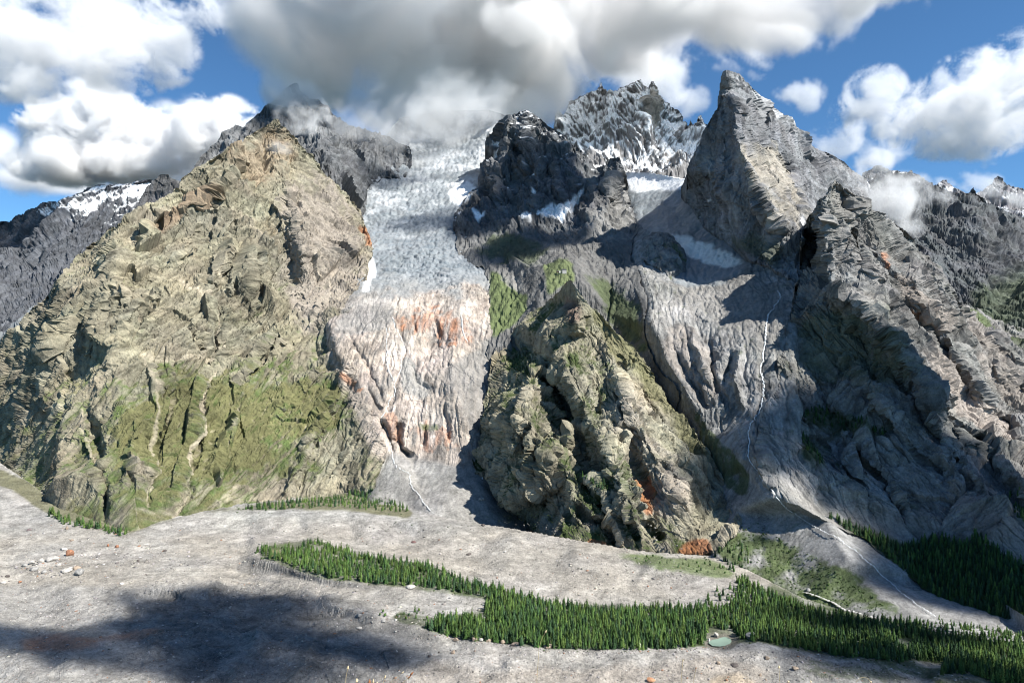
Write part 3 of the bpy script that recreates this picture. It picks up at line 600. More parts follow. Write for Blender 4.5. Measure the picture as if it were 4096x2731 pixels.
# valley floor: debris-covered glacier, moraines, forest ground (picture column, row, height)
fl = [(-120, 1850, 45), (0, 1860, 40), (100, 1945, 28), (250, 2045, 12), (400, 2090, 5), (520, 2115, 2),
      (640, 2095, 8), (800, 2060, 10), (1000, 2040, 12), (1200, 2037, 14), (1383, 2045, 14), (1500, 2055, 14), (1640, 2080, 14), (1850, 2120, 14), (2050, 2150, 12), (2300, 2215, 10), (2600, 2260, 8), (2850, 2310, 5), (2950, 2350, 2),
      (640, 2075, 2), (800, 2040, 3), (1000, 2015, 5), (1200, 1990, 5), (1383, 1975, 5), (1500, 2005, 5), (1650, 2045, 4), (1850, 2088, 4), (2050, 2120, 3), (2300, 2165, 2), (2600, 2215, 2), (2850, 2230, 2), (3000, 2290, 0),
      (640, 2130, 0), (800, 2120, -2), (1000, 2115, -4), (1200, 2115, -4), (1400, 2120, -4), (1640, 2150, -4), (1900, 2200, -4), (2200, 2270, -3), (2600, 2330, -3), (2850, 2380, 0), (3020, 2440, 2),
      (-120, 2050, 20), (100, 2100, 8), (300, 2180, 2), (600, 2200, 0), (850, 2200, -2), (300, 2300, 4), (-120, 2300, 8), (0, 2200, 6),
      (930, 2275, 0), (980, 2240, 5), (1010, 2222, 12), (1080, 2238, 13), (1150, 2265, 12), (1200, 2290, 10), (1300, 2315, 9), (1450, 2340, 9), (1650, 2352, 9), (1800, 2375, 8), (1945, 2395, 6),
      (940, 2292, -4), (1010, 2285, -4), (1100, 2298, -3), (1200, 2314, -1), (1300, 2336, 0), (1450, 2359, 2), (1650, 2372, 3), (1800, 2396, 3), (1945, 2420, 3),
      (985, 2215, 2), (1030, 2195, 9), (1080, 2178, 12), (1180, 2198, 12), (1250, 2163, 18), (1420, 2213, 11), (1560, 2235, 8), (1700, 2255, 7), (1850, 2318, 2), (2000, 2360, 0), (2200, 2410, -5), (2400, 2440, -6), (2700, 2440, -4), (2950, 2460, 0),
      (990, 2195, -3), (1080, 2158, -3), (1180, 2172, -3), (1250, 2143, -3), (1420, 2190, -4), (1560, 2215, -4), (1700, 2235, -4), (1850, 2300, -5), (2000, 2342, -6), (2200, 2395, -9), (2400, 2425, -9), (2700, 2425, -7),
      (1500, 2300, 9), (1800, 2340, 6), (2100, 2480, 2), (2400, 2520, 1), (2700, 2520, 1), (1600, 2440, 5), (1800, 2450, 5), (2500, 2380, -4), (2300, 2340, -4),
      (1180, 2400, -2), (1300, 2412, 5), (1380, 2432, 8), (1500, 2470, 10), (1640, 2505, 10), (1750, 2537, 10), (1900, 2568, 10), (2100, 2590, 10), (2300, 2600, 10), (2500, 2605, 9), (2700, 2592, 7), (2800, 2586, 6), (2920, 2584, 6), (2990, 2570, 9), (3050, 2575, 12), (3200, 2600, 12), (3400, 2640, 12), (3560, 2665, 14), (3750, 2722, 14), (3820, 2770, 14),
      (2830, 2566, 0), (2880, 2546, 0), (2935, 2558, 0), (2880, 2574, 0), (2880, 2535, 1),
      (1250, 2440, -5), (1380, 2478, -1), (1500, 2522, 2), (1640, 2562, 3), (1800, 2592, 4), (2000, 2622, 5), (2300, 2642, 6), (2600, 2642, 6), (2900, 2632, 6), (3100, 2645, 7), (3400, 2690, 8), (3700, 2768, 8),
      (3000, 2480, 3), (3400, 2530, 3), (3560, 2530, 14), (3600, 2590, 10), (3800, 2570, 2), (4180, 2610, 0), (3900, 2640, 6), (4180, 2700, 10), (3850, 2690, 8), (3720, 2655, 4), (4000, 2720, 14), (4180, 2760, 16), (3900, 2790, 12),
      (3200, 2395, 0), (3400, 2460, -3), (3700, 2520, -8), (4180, 2570, -14), (3050, 2345, 1),
      (560, 2345, 5), (700, 2348, 5), (850, 2352, 3), (560, 2385, -5), (700, 2395, -9), (850, 2400, -9), (1000, 2350, -7), (1000, 2420, -8), (760, 2440, -2), (500, 2500, -4), (300, 2490, -6), (100, 2480, -4), (0, 2430, 4), (300, 2430, 3), (480, 2420, 3),
      (0, 2520, 2), (300, 2560, 4), (650, 2520, 4), (900, 2500, 0), (1100, 2560, 4), (1000, 2650, -2), (1300, 2700, 6), (600, 2640, 0), (200, 2660, 0), (0, 2640, 8), (-120, 2600, 6), (100, 2700, 14), (230, 2760, 16), (-120, 2820, 4), (600, 2820, 4), (1200, 2820, 8), (2000, 2720, 12), (2000, 2820, 12), (2600, 2720, 12), (3000, 2720, 13), (3200, 2820, 14), (4180, 2840, 16)]
layer('floor', [(x, y, yz(y, z)) for x, y, z in fl],
      [(-100, 1830), (0, 1850), (120, 1930), (260, 2030), (400, 2080), (520, 2105), (640, 2070), (800, 2035), (1000, 2010), (1200, 1985), (1383, 1968), (1500, 1998), (1650, 2038), (1850, 2080), (2050, 2112), (2300, 2158), (2600, 2205), (2850, 2222), (3000, 2280), (3200, 2385), (3400, 2450), (3700, 2510), (4160, 2560), (4160, 2815), (-100, 2815)],
      smooth=3, rough=None, seed=101, margin=3, back=0.001, flow=0)
def floor_relief(L):
    P = L['P']; sx, sy = L['SX'], L['SY']
    near = np.interp(sy, [1950, 2150, 2330, 2450, 2731], [1.5, 1.5, 2.2, 4.5, 5.0])
    forest = np.interp(sx, [900, 1100, 3300], [0, 1, 1]) * np.interp(sy, [2150, 2250, 2600, 2640], [0, 1, 1, .4])
    hm_ = blur(raster([(560, 2410), (640, 2360), (780, 2345), (960, 2310), (1250, 2350), (1400, 2390), (1420, 2490), (1650, 2620), (1580, 2780), (700, 2780), (560, 2560)], L['xs'], L['ys']).astype(float), 8)
    a = near * (1 - .7 * forest)
    h = a * (rmf(P * [1, .8, 0], 90, 6, .55, seed=5) * .9 + fbm(P * [1, 1, 0], 45, 5, .6, seed=9) * 1.0) + 0.9 * fbm(P * [1, 1, 0], 7, 4, .65, seed=19)
    pm = blur(raster([(2815, 2575), (2825, 2550), (2880, 2535), (2935, 2545), (2945, 2570), (2920, 2590), (2840, 2592)], L['xs'], L['ys']).astype(float), 3)
    h = h * (1 - pm) - 2.0 * pm
    h = h + hm_ * (5.0 * rmf(P * [1, .7, 0], 70, 5, .55, seed=25) + 1.3 * facets(P * [1, .6, 1], 26, 26))
    # fluted faces of the two moraine walls and other steep banks
    N = normals(P)
    steep = np.clip((0.93 - N[..., 2]) * 7, 0, 1)
    steep = blur(steep, 2)
    fl_ = np.abs(gnoise(P * [1 / 4.5, 1 / 30.0, 1 / 60.0], 77)) + .5 * np.abs(gnoise(P * [1 / 9.0, 1 / 26.0, 1 / 50.0], 78))
    P = P.copy()
    P[..., 2] += h
    P += N * (steep * (fl_ - .3) * 2.6)[..., None]
    L['steep'] = steep
    L['P'] = P
    L['N'] = normals(P)
floor_relief(LAYERS['floor'])

# ------------------------------------------------------------------ materials
def ground_material(name, rough=0.92, var=0.55, scales=(0.006, 0.05, 0.35), bump=0.5, spec=0.2, tint=None, fine=1.0):
    m = bpy.data.materials.new(name)
    m.use_nodes = True
    t = m.node_tree; N = t.nodes.new; K = t.links.new
    b = t.nodes['Principled BSDF']
    b.inputs['Roughness'].default_value = rough
    b.inputs['Specular IOR Level'].default_value = spec
    at_ = N('ShaderNodeAttribute'); at_.attribute_name = 'ground_colour'
    tc = N('ShaderNodeTexCoord')
    prev = None
    for i, s in enumerate(scales):
        nz = N('ShaderNodeTexNoise'); nz.inputs['Scale'].default_value = s
        nz.inputs['Detail'].default_value = 6; nz.inputs['Roughness'].default_value = 0.62
        nz.inputs['Distortion'].default_value = 0.6
        K(tc.outputs['Object'], nz.inputs['Vector'])
        if prev is None: prev = nz.outputs[0]
        else:
            a = N('ShaderNodeMath'); a.operation = 'ADD'
            K(prev, a.inputs[0]); K(nz.outputs[0], a.inputs[1]); prev = a.outputs[0]
    mr = N('ShaderNodeMapRange')
    n = len(scales)
    mr.inputs[1].default_value = n * 0.5 - 0.42; mr.inputs[2].default_value = n * 0.5 + 0.42
    mr.inputs[3].default_value = 1 - var; mr.inputs[4].default_value = 1 + var
    K(prev, mr.inputs[0])
    mu = N('ShaderNodeVectorMath'); mu.operation = 'SCALE'
    K(at_.outputs['Color'], mu.inputs[0]); K(mr.outputs[0], mu.inputs['Scale'])
    K(mu.outputs[0], b.inputs['Base Color'])
    if bump:
        nb = N('ShaderNodeTexNoise'); nb.inputs['Scale'].default_value = 0.12 * fine; nb.inputs['Detail'].default_value = 8; nb.inputs['Roughness'].default_value = 0.7
        K(tc.outputs['Object'], nb.inputs['Vector'])
        bp = N('ShaderNodeBump'); bp.inputs['Strength'].default_value = bump; bp.inputs['Distance'].default_value = 6.0 / fine
        K(nb.outputs[0], bp.inputs['Height']); K(bp.outputs[0], b.inputs['Normal'])
    return m

M_ROCK = ground_material('weathered rock', var=.6, bump=.6)
M_GRAVEL = ground_material('glacial debris', var=.75, scales=(0.03, 0.25, 1.1), bump=.9, fine=4)
M_ICE = ground_material('glacier ice', rough=.55, var=.22, scales=(0.01, 0.07, .3), bump=.8, spec=.4)

# ------------------------------------------------------------------ ground colours (albedo) and linking
GRASS, DRY, TAN, GREY, DARK, PINK, RUST, SNOW, ICE, GRAVEL, SAND = [np.array(v) for v in (
    (.062, .086, .029), (.120, .118, .055), (.205, .188, .138), (.200, .197, .190), (.085, .088, .092), (.345, .300, .262), (.36, .155, .075), (.80, .82, .84), (.215, .235, .25), (.252, .244, .230), (.272, .249, .214))]
def base(L, rgb, seed=0, hue=.12, streaky=1.35):
    P = L['P']
    n1 = fbm(P, 160, 4, .55, seed=seed + 200)
    n2 = fbm(P, 22, 4, .6, seed=seed + 210)
    if streaky and 'q' in L:          # seams, lichen and weathering that follow the grain of the rock
        n2 = n2 * .7 + streaky * (fbm(L['q'], 16, 4, .62, seed=seed + 230) * 1.2 - .5 * np.clip(1 - np.abs(gnoise(L['q'] / 26, seed + 231)) / .12, 0, 1) - .4 * np.clip(1 - np.abs(gnoise(L['q'] / 10, seed + 232)) / .14, 0, 1) + .15)
    c_ = np.ones(P.shape) * rgb
    c_ = c_ * (1 + .45 * n1 + .5 * n2)[..., None]
    c_[..., 0] *= 1 + hue * fbm(P, 110, 3, seed=seed + 220)
    c_[..., 2] *= 1 - hue * fbm(P, 110, 3, seed=seed + 221)
    return np.clip(c_, .02, .9)
def snow_on(L, cl, thr, wl=90, wid=.18, up=.6, seed=300, colr=SNOW):
    n = L['N'][..., 2] * up + fbm(L['P'], wl, 5, .6, seed=seed) * .9
    return mix(cl, colr, np.clip((n - thr) / wid, 0, 1))
def grassy(L, cl, amount, rgb=GRASS, wl=70, seed=400, slope=.35):
    n = amount + .6 * fbm(L['P'], wl, 5, .6, seed=seed) + .55 * fbm(L.get('q', L['P']), wl * .5, 4, .6, seed=seed + 5) + slope * (L['N'][..., 2] - .6) - .25 * L.get('d', 0)
    return mix(cl, rgb, np.clip((n - .5) * 3.2, 0, 1))

# left mountain
L = LAYERS['left_mountain']
cl = base(L, TAN, 1)
g = np.interp(L['SY'], [700, 1000, 1300, 1500, 1700, 2050], [-.1, .2, .36, .5, .56, .62])
g = g + .5 * soft(L, [(420, 1700), (560, 1460), (760, 1440), (980, 1480), (1180, 1500), (1330, 1500), (1420, 1760), (1250, 1900), (900, 1960), (500, 1900)], 130, 1.5, 160) - .35 * soft(L, [(560, 1150), (700, 1080), (860, 1200), (870, 1400), (780, 1460), (560, 1430)], 90, 1.2, 120) - .45 * soft(L, [(950, 1850), (1130, 1750), (1400, 1700), (1500, 1900), (1383, 2010), (1000, 2040)], 90, 1.2, 120)
cl = grassy(L, cl, g, GRASS * 1.25, 52, 401)
cl = grassy(L, cl, 1 - g - .62, TAN * 1.1, 26, 411, -.2)
cl = grassy(L, cl, g - .12, DRY, 35, 402)
cl = mix(cl, RUST * .32 + TAN * .7, .6 * soft(L, [(560, 930), (690, 845), (840, 760), (880, 770), (800, 840), (700, 910), (600, 940)], 16))
cl = mix(cl, RUST * .28 + TAN * .74, .5 * soft(L, [(900, 690), (1020, 560), (1115, 480), (1180, 560), (1130, 700), (1000, 760)], 50, 1.0))
cl = mix(cl, PINK * .75, .7 * soft(L, [(1130, 760), (1250, 700), (1420, 860), (1460, 1100), (1370, 1260), (1200, 1320), (1130, 1150), (1150, 900)], 60, 1.0))
cl = mix(cl, RUST, .7 * soft(L, [(1430, 900), (1470, 915), (1495, 985), (1465, 1000), (1440, 960)], 10))
cl = mix(cl, PINK, .85 * soft(L, [(1290, 1310), (1400, 1400), (1480, 1560), (1560, 1800), (1520, 1880), (1470, 1750), (1400, 1600), (1330, 1460)], 26, .9))
cl = mix(cl, RUST, .6 * soft(L, [(1366, 1480), (1440, 1540), (1470, 1580), (1430, 1570), (1372, 1510)], 12))
def streak_paint(L, cl, line, w, rgb, k=.85, seed=1):
    m = np.zeros(L['SX'].shape)
    for (ax, ay), (bx, by) in zip(line, line[1:]):
        dx, dy = bx - ax, by - ay
        t = np.clip(((L['SX'] - ax) * dx + (L['SY'] - ay) * dy) / (dx * dx + dy * dy), 0, 1)
        wob = 9 * fbm(L['P'], 40, 4, .6, seed=seed)
        d = np.hypot(L['SX'] - ax - t * dx + wob, L['SY'] - ay - t * dy)
        m = np.maximum(m, np.clip(1.5 - d / w * (1 + .9 * wob / 9), 0, 1))
    return mix(cl, rgb, k * m)
PALE = np.array((.36, .315, .24))
cl = streak_paint(L, cl, [(720, 1120), (790, 1160), (850, 1210), (878, 1290), (880, 1400), (868, 1460), (820, 1540), (805, 1640), (790, 1720), (760, 1830), (735, 1930), (760, 1970), (710, 2050), (690, 2090)], 7, PALE)
cl = streak_paint(L, cl, [(560, 1450), (690, 1470), (780, 1455), (870, 1440)], 8, PALE, .55)
cl = streak_paint(L, cl, [(570, 1460), (620, 1560), (640, 1640), (615, 1720), (615, 1850), (585, 2000)], 4.5, PALE, .6)
cl = streak_paint(L, cl, [(960, 860), (1040, 960), (1120, 1010)], 10, PALE, .6)
cl = streak_paint(L, cl, [(330, 1640), (335, 1760), (390, 1850), (410, 1950)], 6, PALE, .6)
cl = mix(cl, PALE * .9, np.clip(L['flow'] - .8, 0, 1) * .5)
cl = mix(cl, GREY * 1.1, .8 * soft(L, [(1360, 1240), (1450, 1165), (1475, 1110), (1480, 1200), (1390, 1300)], 12))
emit(L, cl, [('mountain', 'broad olive and tan mountain with grassy foot and pale gullies, left of the glacier', None)], M_ROCK)

# gorge
L = LAYERS['gorge']
sx, sy = L['SX'], L['SY']
cl = base(L, PINK, 2, .08)
cl = mix(cl, GREY * 1.15, .7 * soft(L, [(1400, 1180), (1560, 1130), (1580, 1300), (1480, 1340), (1330, 1330)], 20, .8))
vr = np.clip(.5 + 2.2 * fbm(L['P'] * [1, .12, .12], 16, 4, .6, seed=268), 0, 1)
cl = mix(cl, RUST, .75 * vr * soft(L, [(1570, 1280), (1700, 1240), (1850, 1250), (1880, 1380), (1820, 1380), (1700, 1340), (1620, 1330)], 26, 2.2, 30))
cl = mix(cl, RUST, .5 * soft(L, [(1540, 1660), (1580, 1640), (1600, 1740), (1640, 1800), (1560, 1760)], 10, 1.5, 30))
cl = mix(cl, RUST * 1.1, .55 * vr * soft(L, [(1640, 1690), (1780, 1700), (1830, 1790), (1700, 1800)], 16, 2.5, 25))
cl = mix(cl, GRASS * 1.6, .7 * soft(L, [(1670, 1700), (1750, 1690), (1760, 1715), (1690, 1725)], 8, 1))
vs = fbm(L['P'] * [1, .15, .1], 14, 4, .6, seed=261)
cl = mix(cl, GREY * .75, np.clip((vs - .12) * 4, 0, 1) * np.interp(sy, [1200, 1260, 1780, 1830], [0, .75, .75, 0]))
cl = mix(cl, GRAVEL * 1.05, .95 * soft(L, [(1600, 1450), (1640, 1430), (1690, 1520), (1740, 1560), (1690, 1600), (1600, 1560)], 14, .8))
ice = np.clip((1190 + 120 * fbm(L['P'] * [1, .6, .6], 90, 5, .6, seed=262) - sy) / 36, 0, 1)
ic = base(L, ICE, 3, .03, .25)
crev = np.clip(1 - np.abs(gnoise(L['P'] * [1 / 120, 1 / 26, 1 / 26] + .35 * gnoise(L['P'] / 40, 7)[..., None], 263)) / .16, 0, 1) + .8 * np.clip(1 - np.abs(gnoise(L['P'] * [1 / 50, 1 / 13, 1 / 13], 269)) / .2, 0, 1)
ic = mix(ic, ICE * np.array([.62, .7, .76]), np.clip(crev * .8, 0, .8) * np.interp(sy, [600, 900], [.4, 1]))
ic = mix(ic, SNOW * .8, np.clip(fbm(L['P'], 160, 5, .6, seed=264) * 1.5 + np.interp(sy, [450, 700, 860, 1000], [.4, .15, -.05, -.15]), 0, .65))
ic = mix(ic, GREY * .8, np.clip(1.3 * fbm(L['P'] * [1, .4, .4], 60, 5, .6, seed=277) - .1, 0, .5))
ic = mix(ic, GREY * 1.4, np.clip((sy - 1090) / 90 + .7 * fbm(L['P'], 70, 4, seed=265), 0, .75))
cl = mix(cl, ic, ice) if False else cl * (1 - ice[..., None]) + ic * ice[..., None]
cl = mix(cl, SNOW, .95 * soft(L, [(1440, 1000), (1475, 1000), (1500, 1040), (1500, 1090), (1470, 1165), (1450, 1165), (1465, 1090)], 8, .8))
cl = mix(cl, SNOW, .95 * soft(L, [(1790, 770), (1880, 720), (1905, 760), (1890, 815), (1850, 830), (1800, 800)], 8, .8))
fan = np.clip((sy - 1800 - np.where(sx < 1620, 0, (sx - 1620) * .22) + 14 * fbm(L['P'], 60, 3, seed=266)) / 30, 0, 1)
fc = base(L, GRAVEL * .98, 4, .05, 0)
fc = fc * (1 + .25 * fbm(L['P'] * [1, .2, .2], 14, 4, .6, seed=267))[..., None]
cl = cl * (1 - fan[..., None]) + fc * fan[..., None]
spur_shade = soft(L, [(1770, 1480), (1900, 1390), (1990, 1340), (2000, 1900), (1930, 1880), (1860, 1700), (1830, 1600)], 20, .6)  # spur's shade on the slabs, put into the rock colour
cl = mix(cl, GREY * .9, .8 * spur_shade)
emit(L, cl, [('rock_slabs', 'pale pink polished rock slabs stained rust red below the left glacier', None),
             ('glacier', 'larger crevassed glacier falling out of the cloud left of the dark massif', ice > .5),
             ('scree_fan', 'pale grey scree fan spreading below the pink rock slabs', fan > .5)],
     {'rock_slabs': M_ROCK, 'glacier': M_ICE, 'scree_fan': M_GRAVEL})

# gully
L = LAYERS['gully']
sx, sy = L['SX'], L['SY']
cl = base(L, GREY * 1.1, 5, .05)
cl = mix(cl, PINK * .8, .6 * soft(L, [(2620, 1330), (2760, 1310), (2840, 1400), (2900, 1560), (2870, 1650), (2760, 1560), (2650, 1450)], 40, 1))
cl = mix(cl, GRAVEL * .75, .8 * soft(L, [(2700, 1080), (2950, 1060), (3130, 1150), (3150, 1420), (3020, 1420), (2820, 1300), (2700, 1200)], 40, .8))
vs = fbm(L['P'] * [1, .2, .15], 16, 4, .6, seed=271)
cl = mix(cl, DARK * 1.2, np.clip((vs - .1) * 3, 0, .6) * np.interp(sy, [1350, 1420, 1750, 1820], [0, 1, 1, 0]))
ice = soft(L, [(2480, 680), (2780, 700), (2800, 880), (2900, 970), (3010, 1055), (2900, 1120), (2760, 1150), (2640, 1100), (2620, 940), (2540, 880), (2500, 780)], 20, .7)
ic = base(L, ICE * .9, 6, .03, .25)
ic = mix(ic, ICE * np.array([.62, .7, .76]), np.clip(rmf(L['P'] * [1, 1.6, 1.6], 45, 5, .6, seed=272) * .8, 0, .8))
ic = mix(ic, SNOW, .9 * soft(L, [(2480, 680), (2760, 690), (2790, 760), (2650, 760), (2530, 770)], 14, .7))
ic = mix(ic, SNOW * np.array([1, .97, .9]), .9 * soft(L, [(2650, 930), (2760, 950), (2880, 1000), (3000, 1050), (2930, 1070), (2820, 1050), (2700, 1010)], 12, .8))  # sunlit strip along the lip, put into the ice colour
cl = cl * (1 - ice[..., None]) + ic * ice[..., None]
fan = np.clip((sy - 1960 - np.abs(sx - 3080) * .3 + 16 * fbm(L['P'], 60, 3, seed=273)) / 30, 0, 1)
fc = base(L, GREY * 1.2, 7, .03, 0)
fg = soft(L, [(2860, 2150), (3020, 2080), (3080, 2130), (3300, 2230), (3450, 2320), (3640, 2450), (3400, 2470), (3150, 2400), (3000, 2310), (2850, 2240)], 40, 1)
fc = mix(fc, GRASS * 1.1, np.clip((fg * .62 + fbm(L['P'], 45, 5, .6, seed=274) - .35) * 3, 0, .9))
cl = cl * (1 - fan[..., None]) + fc * fan[..., None]
cl = mix(cl, GRASS * .9, np.clip((soft(L, [(2760, 1600), (2900, 1780), (3000, 1900), (2990, 2000), (2900, 1950), (2820, 1850)], 20) * .6 + fbm(L['P'], 30, 4, .6, seed=275) - .3) * 3, 0, .8))
emit(L, cl, [('gully', 'grey slab gully with a thin stream right of the pointed spur', None),
             ('glacier', 'smaller glacier with bright lower lip at the foot of the tall spire', ice > .5),
             ('scree_fan', 'grey scree fan with green patches and a braided stream, lower right', fan > .5)],
     {'gully': M_ROCK, 'glacier': M_ICE, 'scree_fan': M_GRAVEL})

# rock island in the small glacier
L = LAYERS['rognon']
cl = base(L, GREY * .9, 19, .05)
cl = grassy(L, cl, .42, GRASS * 1.1, 40, 406)
emit(L, cl, [('rock_island', 'dark green tinged rock island beside the bright lip of the smaller glacier', None)], M_ROCK)

# dark massif
L = LAYERS['dark_massif']
sx, sy = L['SX'], L['SY']
cl = base(L, DARK * 1.15, 8, .05)
cl = mix(cl, GREY * .62, np.clip((sy - 930) / 60, 0, 1) * .85)
cl = mix(cl, GREY * 1.1, .7 * soft(L, [(2440, 700), (2480, 640), (2510, 760), (2540, 860), (2540, 950), (2440, 960), (2360, 930), (2330, 880), (2420, 830)], 26, 1))
cl = mix(cl, GRASS * 1.25 + DRY * .15, .85 * soft(L, [(1962, 1085), (2020, 1110), (2085, 1180), (2110, 1170), (2105, 1250), (2060, 1290), (1964, 1350), (1955, 1250)], 10, .6))
cl = mix(cl, GRAVEL * .9, .8 * soft(L, [(1990, 1100), (2080, 1110), (2115, 1165), (2050, 1160)], 10, .8))
cl = mix(cl, GRASS * 1.25 + DRY * .3, .8 * soft(L, [(2170, 1060), (2250, 1040), (2290, 1060), (2300, 1130), (2240, 1150), (2195, 1190), (2190, 1130)], 10, .7))
cl = mix(cl, GRASS * .9, .75 * soft(L, [(2330, 1090), (2480, 1160), (2560, 1220), (2560, 1320), (2620, 1420), (2560, 1400), (2450, 1280)], 26, 1.2))
cl = mix(cl, GRASS * .8, .6 * soft(L, [(1980, 940), (2100, 960), (2200, 1020), (2150, 1060), (2000, 1040), (1900, 1000)], 26, 1.5))
for p in ([(2150, 860), (2200, 840), (2260, 830), (2330, 770), (2335, 785), (2290, 840), (2245, 885), (2210, 880), (2180, 890), (2150, 890)], [(2080, 880), (2130, 880), (2130, 915), (2090, 915)], [(2355, 715), (2390, 710), (2380, 730), (2365, 733)],
          [(2370, 775), (2400, 755), (2398, 765)], [(2100, 690), (2140, 680), (2130, 700), (2112, 697)], [(2075, 630), (2105, 655), (2100, 662)], [(1993, 560), (2010, 555), (2000, 600), (1975, 622), (1940, 630), (1985, 590)], [(1960, 570), (2000, 560), (1985, 580), (1965, 580)],
          [(1855, 815), (1900, 790), (1895, 805), (1850, 825)], [(1890, 860), (1952, 862), (1910, 895)], [(2120, 740), (2132, 752), (2134, 770), (2124, 762)], [(2060, 935), (2090, 940), (2075, 945)]):
    cl = mix(cl, SNOW, .97 * soft(L, p, 4, .6, 30))
top = np.clip((720 - sy) / 250, 0, 1)
cl = snow_on(L, cl, 1.02 - .35 * top + .6 * np.clip((sy - 880) / 60, 0, 1), 40, .15, .9, 305)
emit(L, cl, [('dark_mountain', 'dark rocky massif with snow patches between the two glaciers', None)], M_ROCK)

# spire
L = LAYERS['spire']
cl = base(L, np.array((.168, .171, .178)), 9, .08)
cl = mix(cl, PALE * 1.1, .5 * soft(L, [(2945, 540), (3010, 600), (3130, 620), (3140, 760), (3200, 860), (3210, 930), (3110, 900), (3050, 760), (2960, 620)], 40, 1.2))
cl = mix(cl, GRASS * .6, .6 * soft(L, [(2900, 950), (3050, 940), (3130, 1000), (3120, 1080), (3050, 1050)], 26, 1))
cl = mix(cl, SNOW, .9 * soft(L, [(2805, 830), (2845, 790), (2850, 800), (2825, 815)], 5, .6))
cl = mix(cl, SNOW, .9 * soft(L, [(3185, 905), (3200, 880), (3210, 925)], 5, .6))
e = soft(L, [(2910, 280), (2960, 300), (3100, 430), (3260, 590), (3230, 600), (3080, 470), (2990, 400)], 20, .8)
cl = mix(cl, SNOW * .85, np.clip(e * .8 + fbm(L['P'], 25, 5, .65, seed=306) * 1.2 - .55, 0, .85))
emit(L, cl, [('rock_spire', 'tall grey rock spire with a sharp pointed summit against blue sky', None)], M_ROCK)

# snow peaks, hidden peak, ranges
L = LAYERS['snow_peaks']
cl = base(L, np.array((.17, .165, .165)), 10, .05)
cl = snow_on(L, cl, np.interp(L['SY'], [330, 450, 620, 740], [-.08, .05, .25, .6]), 110, .16, .75, 310)
cl = mix(cl, np.array((.26, .23, .19)), .9 * soft(L, [(2590, 370), (2612, 320), (2650, 400), (2640, 500), (2600, 520), (2570, 440)], 14, .8))
emit(L, cl, [('snowy_peak', 'distant jagged peak dusted with snow just left of the spire', None)], M_ROCK)
L = LAYERS['hidden_peak']
cl = base(L, DARK * 1.25, 11, .04)
cl = snow_on(L, cl, np.interp(L['SY'], [330, 480, 560], [.75, .95, 1.5]), 45, .2, .8, 311)
emit(L, cl, [('dark_peak', 'dark summit behind the left mountain half hidden by cloud', None)], M_ROCK)
L = LAYERS['knob']
emit(L, base(L, DARK * .95, 12), [('rock_knob', 'small dark rock knob on the skyline left of the olive mountain', None)], M_ROCK)
L = LAYERS['left_range']
cl = base(L, np.array((.075, .08, .09)), 13, .04)
cl = snow_on(L, cl, np.interp(L['SY'], [740, 850, 1000, 1150], [.12, .35, .75, 1.15]), 330, .1, .5, 312)
cl = mix(cl, ICE * .8, .8 * soft(L, [(-80, 1360), (0, 1325), (90, 1260), (170, 1195), (185, 1215), (100, 1330), (0, 1410), (-80, 1440)], 12, .6, 200))
emit(L, cl, [('far_range', 'distant blue grey range with snowfields on the far left', None)], M_ROCK)
L = LAYERS['far_peaks']
cl = base(L, np.array((.17, .17, .18)), 14)
cl = snow_on(L, cl, .62, 160, .12, .7, 313)
emit(L, cl, [('far_range', 'most distant pale snowy peaks on the far right skyline', None)], M_ROCK)
L = LAYERS['right_range']
cl = base(L, np.array((.085, .09, .095)), 15)
cl = snow_on(L, cl, np.interp(L['SY'], [680, 760, 860], [.7, .85, 1.6]), 80, .15, .8, 314)
cl = mix(cl, GRASS, .5 * soft(L, [(3900, 1100), (4180, 1150), (4180, 1360), (3900, 1300)], 40, 1, 200))
emit(L, cl, [('far_range', 'dark jagged range behind the right hand mountain', None)], M_ROCK)

# right mountain
L = LAYERS['right_mountain']
sx, sy = L['SX'], L['SY']
cl = base(L, np.array((.178, .174, .165)), 16, .1)
cl = grassy(L, cl, np.interp(sy, [800, 1300, 1900], [.12, .25, .2]), GRASS * .9, 60, 403)
pale = soft(L, [(3560, 1080), (3640, 1110), (3700, 1200), (3790, 1330), (3770, 1340), (3690, 1250), (3600, 1200)], 16, .8)
pale = np.maximum(pale, soft(L, [(3640, 1300), (3720, 1360), (3830, 1500), (3960, 1640), (4096, 1780), (4180, 1900), (4100, 1860), (3900, 1680), (3780, 1560)], 26, .9))
pale = np.maximum(pale, .8 * soft(L, [(3850, 1250), (3960, 1360), (4096, 1540), (4180, 1640), (4180, 1740), (4050, 1640), (3900, 1450)], 30, 1))
cl = mix(cl, PINK * .85, .8 * pale)
cl = mix(cl, RUST, .6 * soft(L, [(3535, 1000), (3560, 1000), (3570, 1070), (3545, 1075)], 9, 1))
cl = mix(cl, RUST * .6 + TAN * .4, .7 * soft(L, [(3610, 1240), (3680, 1240), (3690, 1290), (3640, 1300)], 12, 1.2))
cl = mix(cl, RUST + PINK * .3, .5 * soft(L, [(3630, 1310), (3700, 1340), (3720, 1380), (3660, 1350)], 12, 1.2))
scr = soft(L, [(3780, 1930), (3850, 1960), (4000, 2080), (4180, 2180), (4180, 2290), (3990, 2200), (3880, 2150), (3840, 2050)], 16, .7)
cl = mix(cl, np.array((.19, .17, .155)), .9 * scr)
cl = mix(cl, GRAVEL * .6, .8 * soft(L, [(3500, 2095), (3560, 2100), (3600, 2150), (3540, 2160)], 8, .7))
cl = mix(cl, GRASS * 1.3, .8 * soft(L, [(3840, 1215), (3930, 1260), (4020, 1320), (4110, 1370), (4180, 1400), (4180, 1440), (4060, 1390), (3930, 1320)], 12, 1.2))
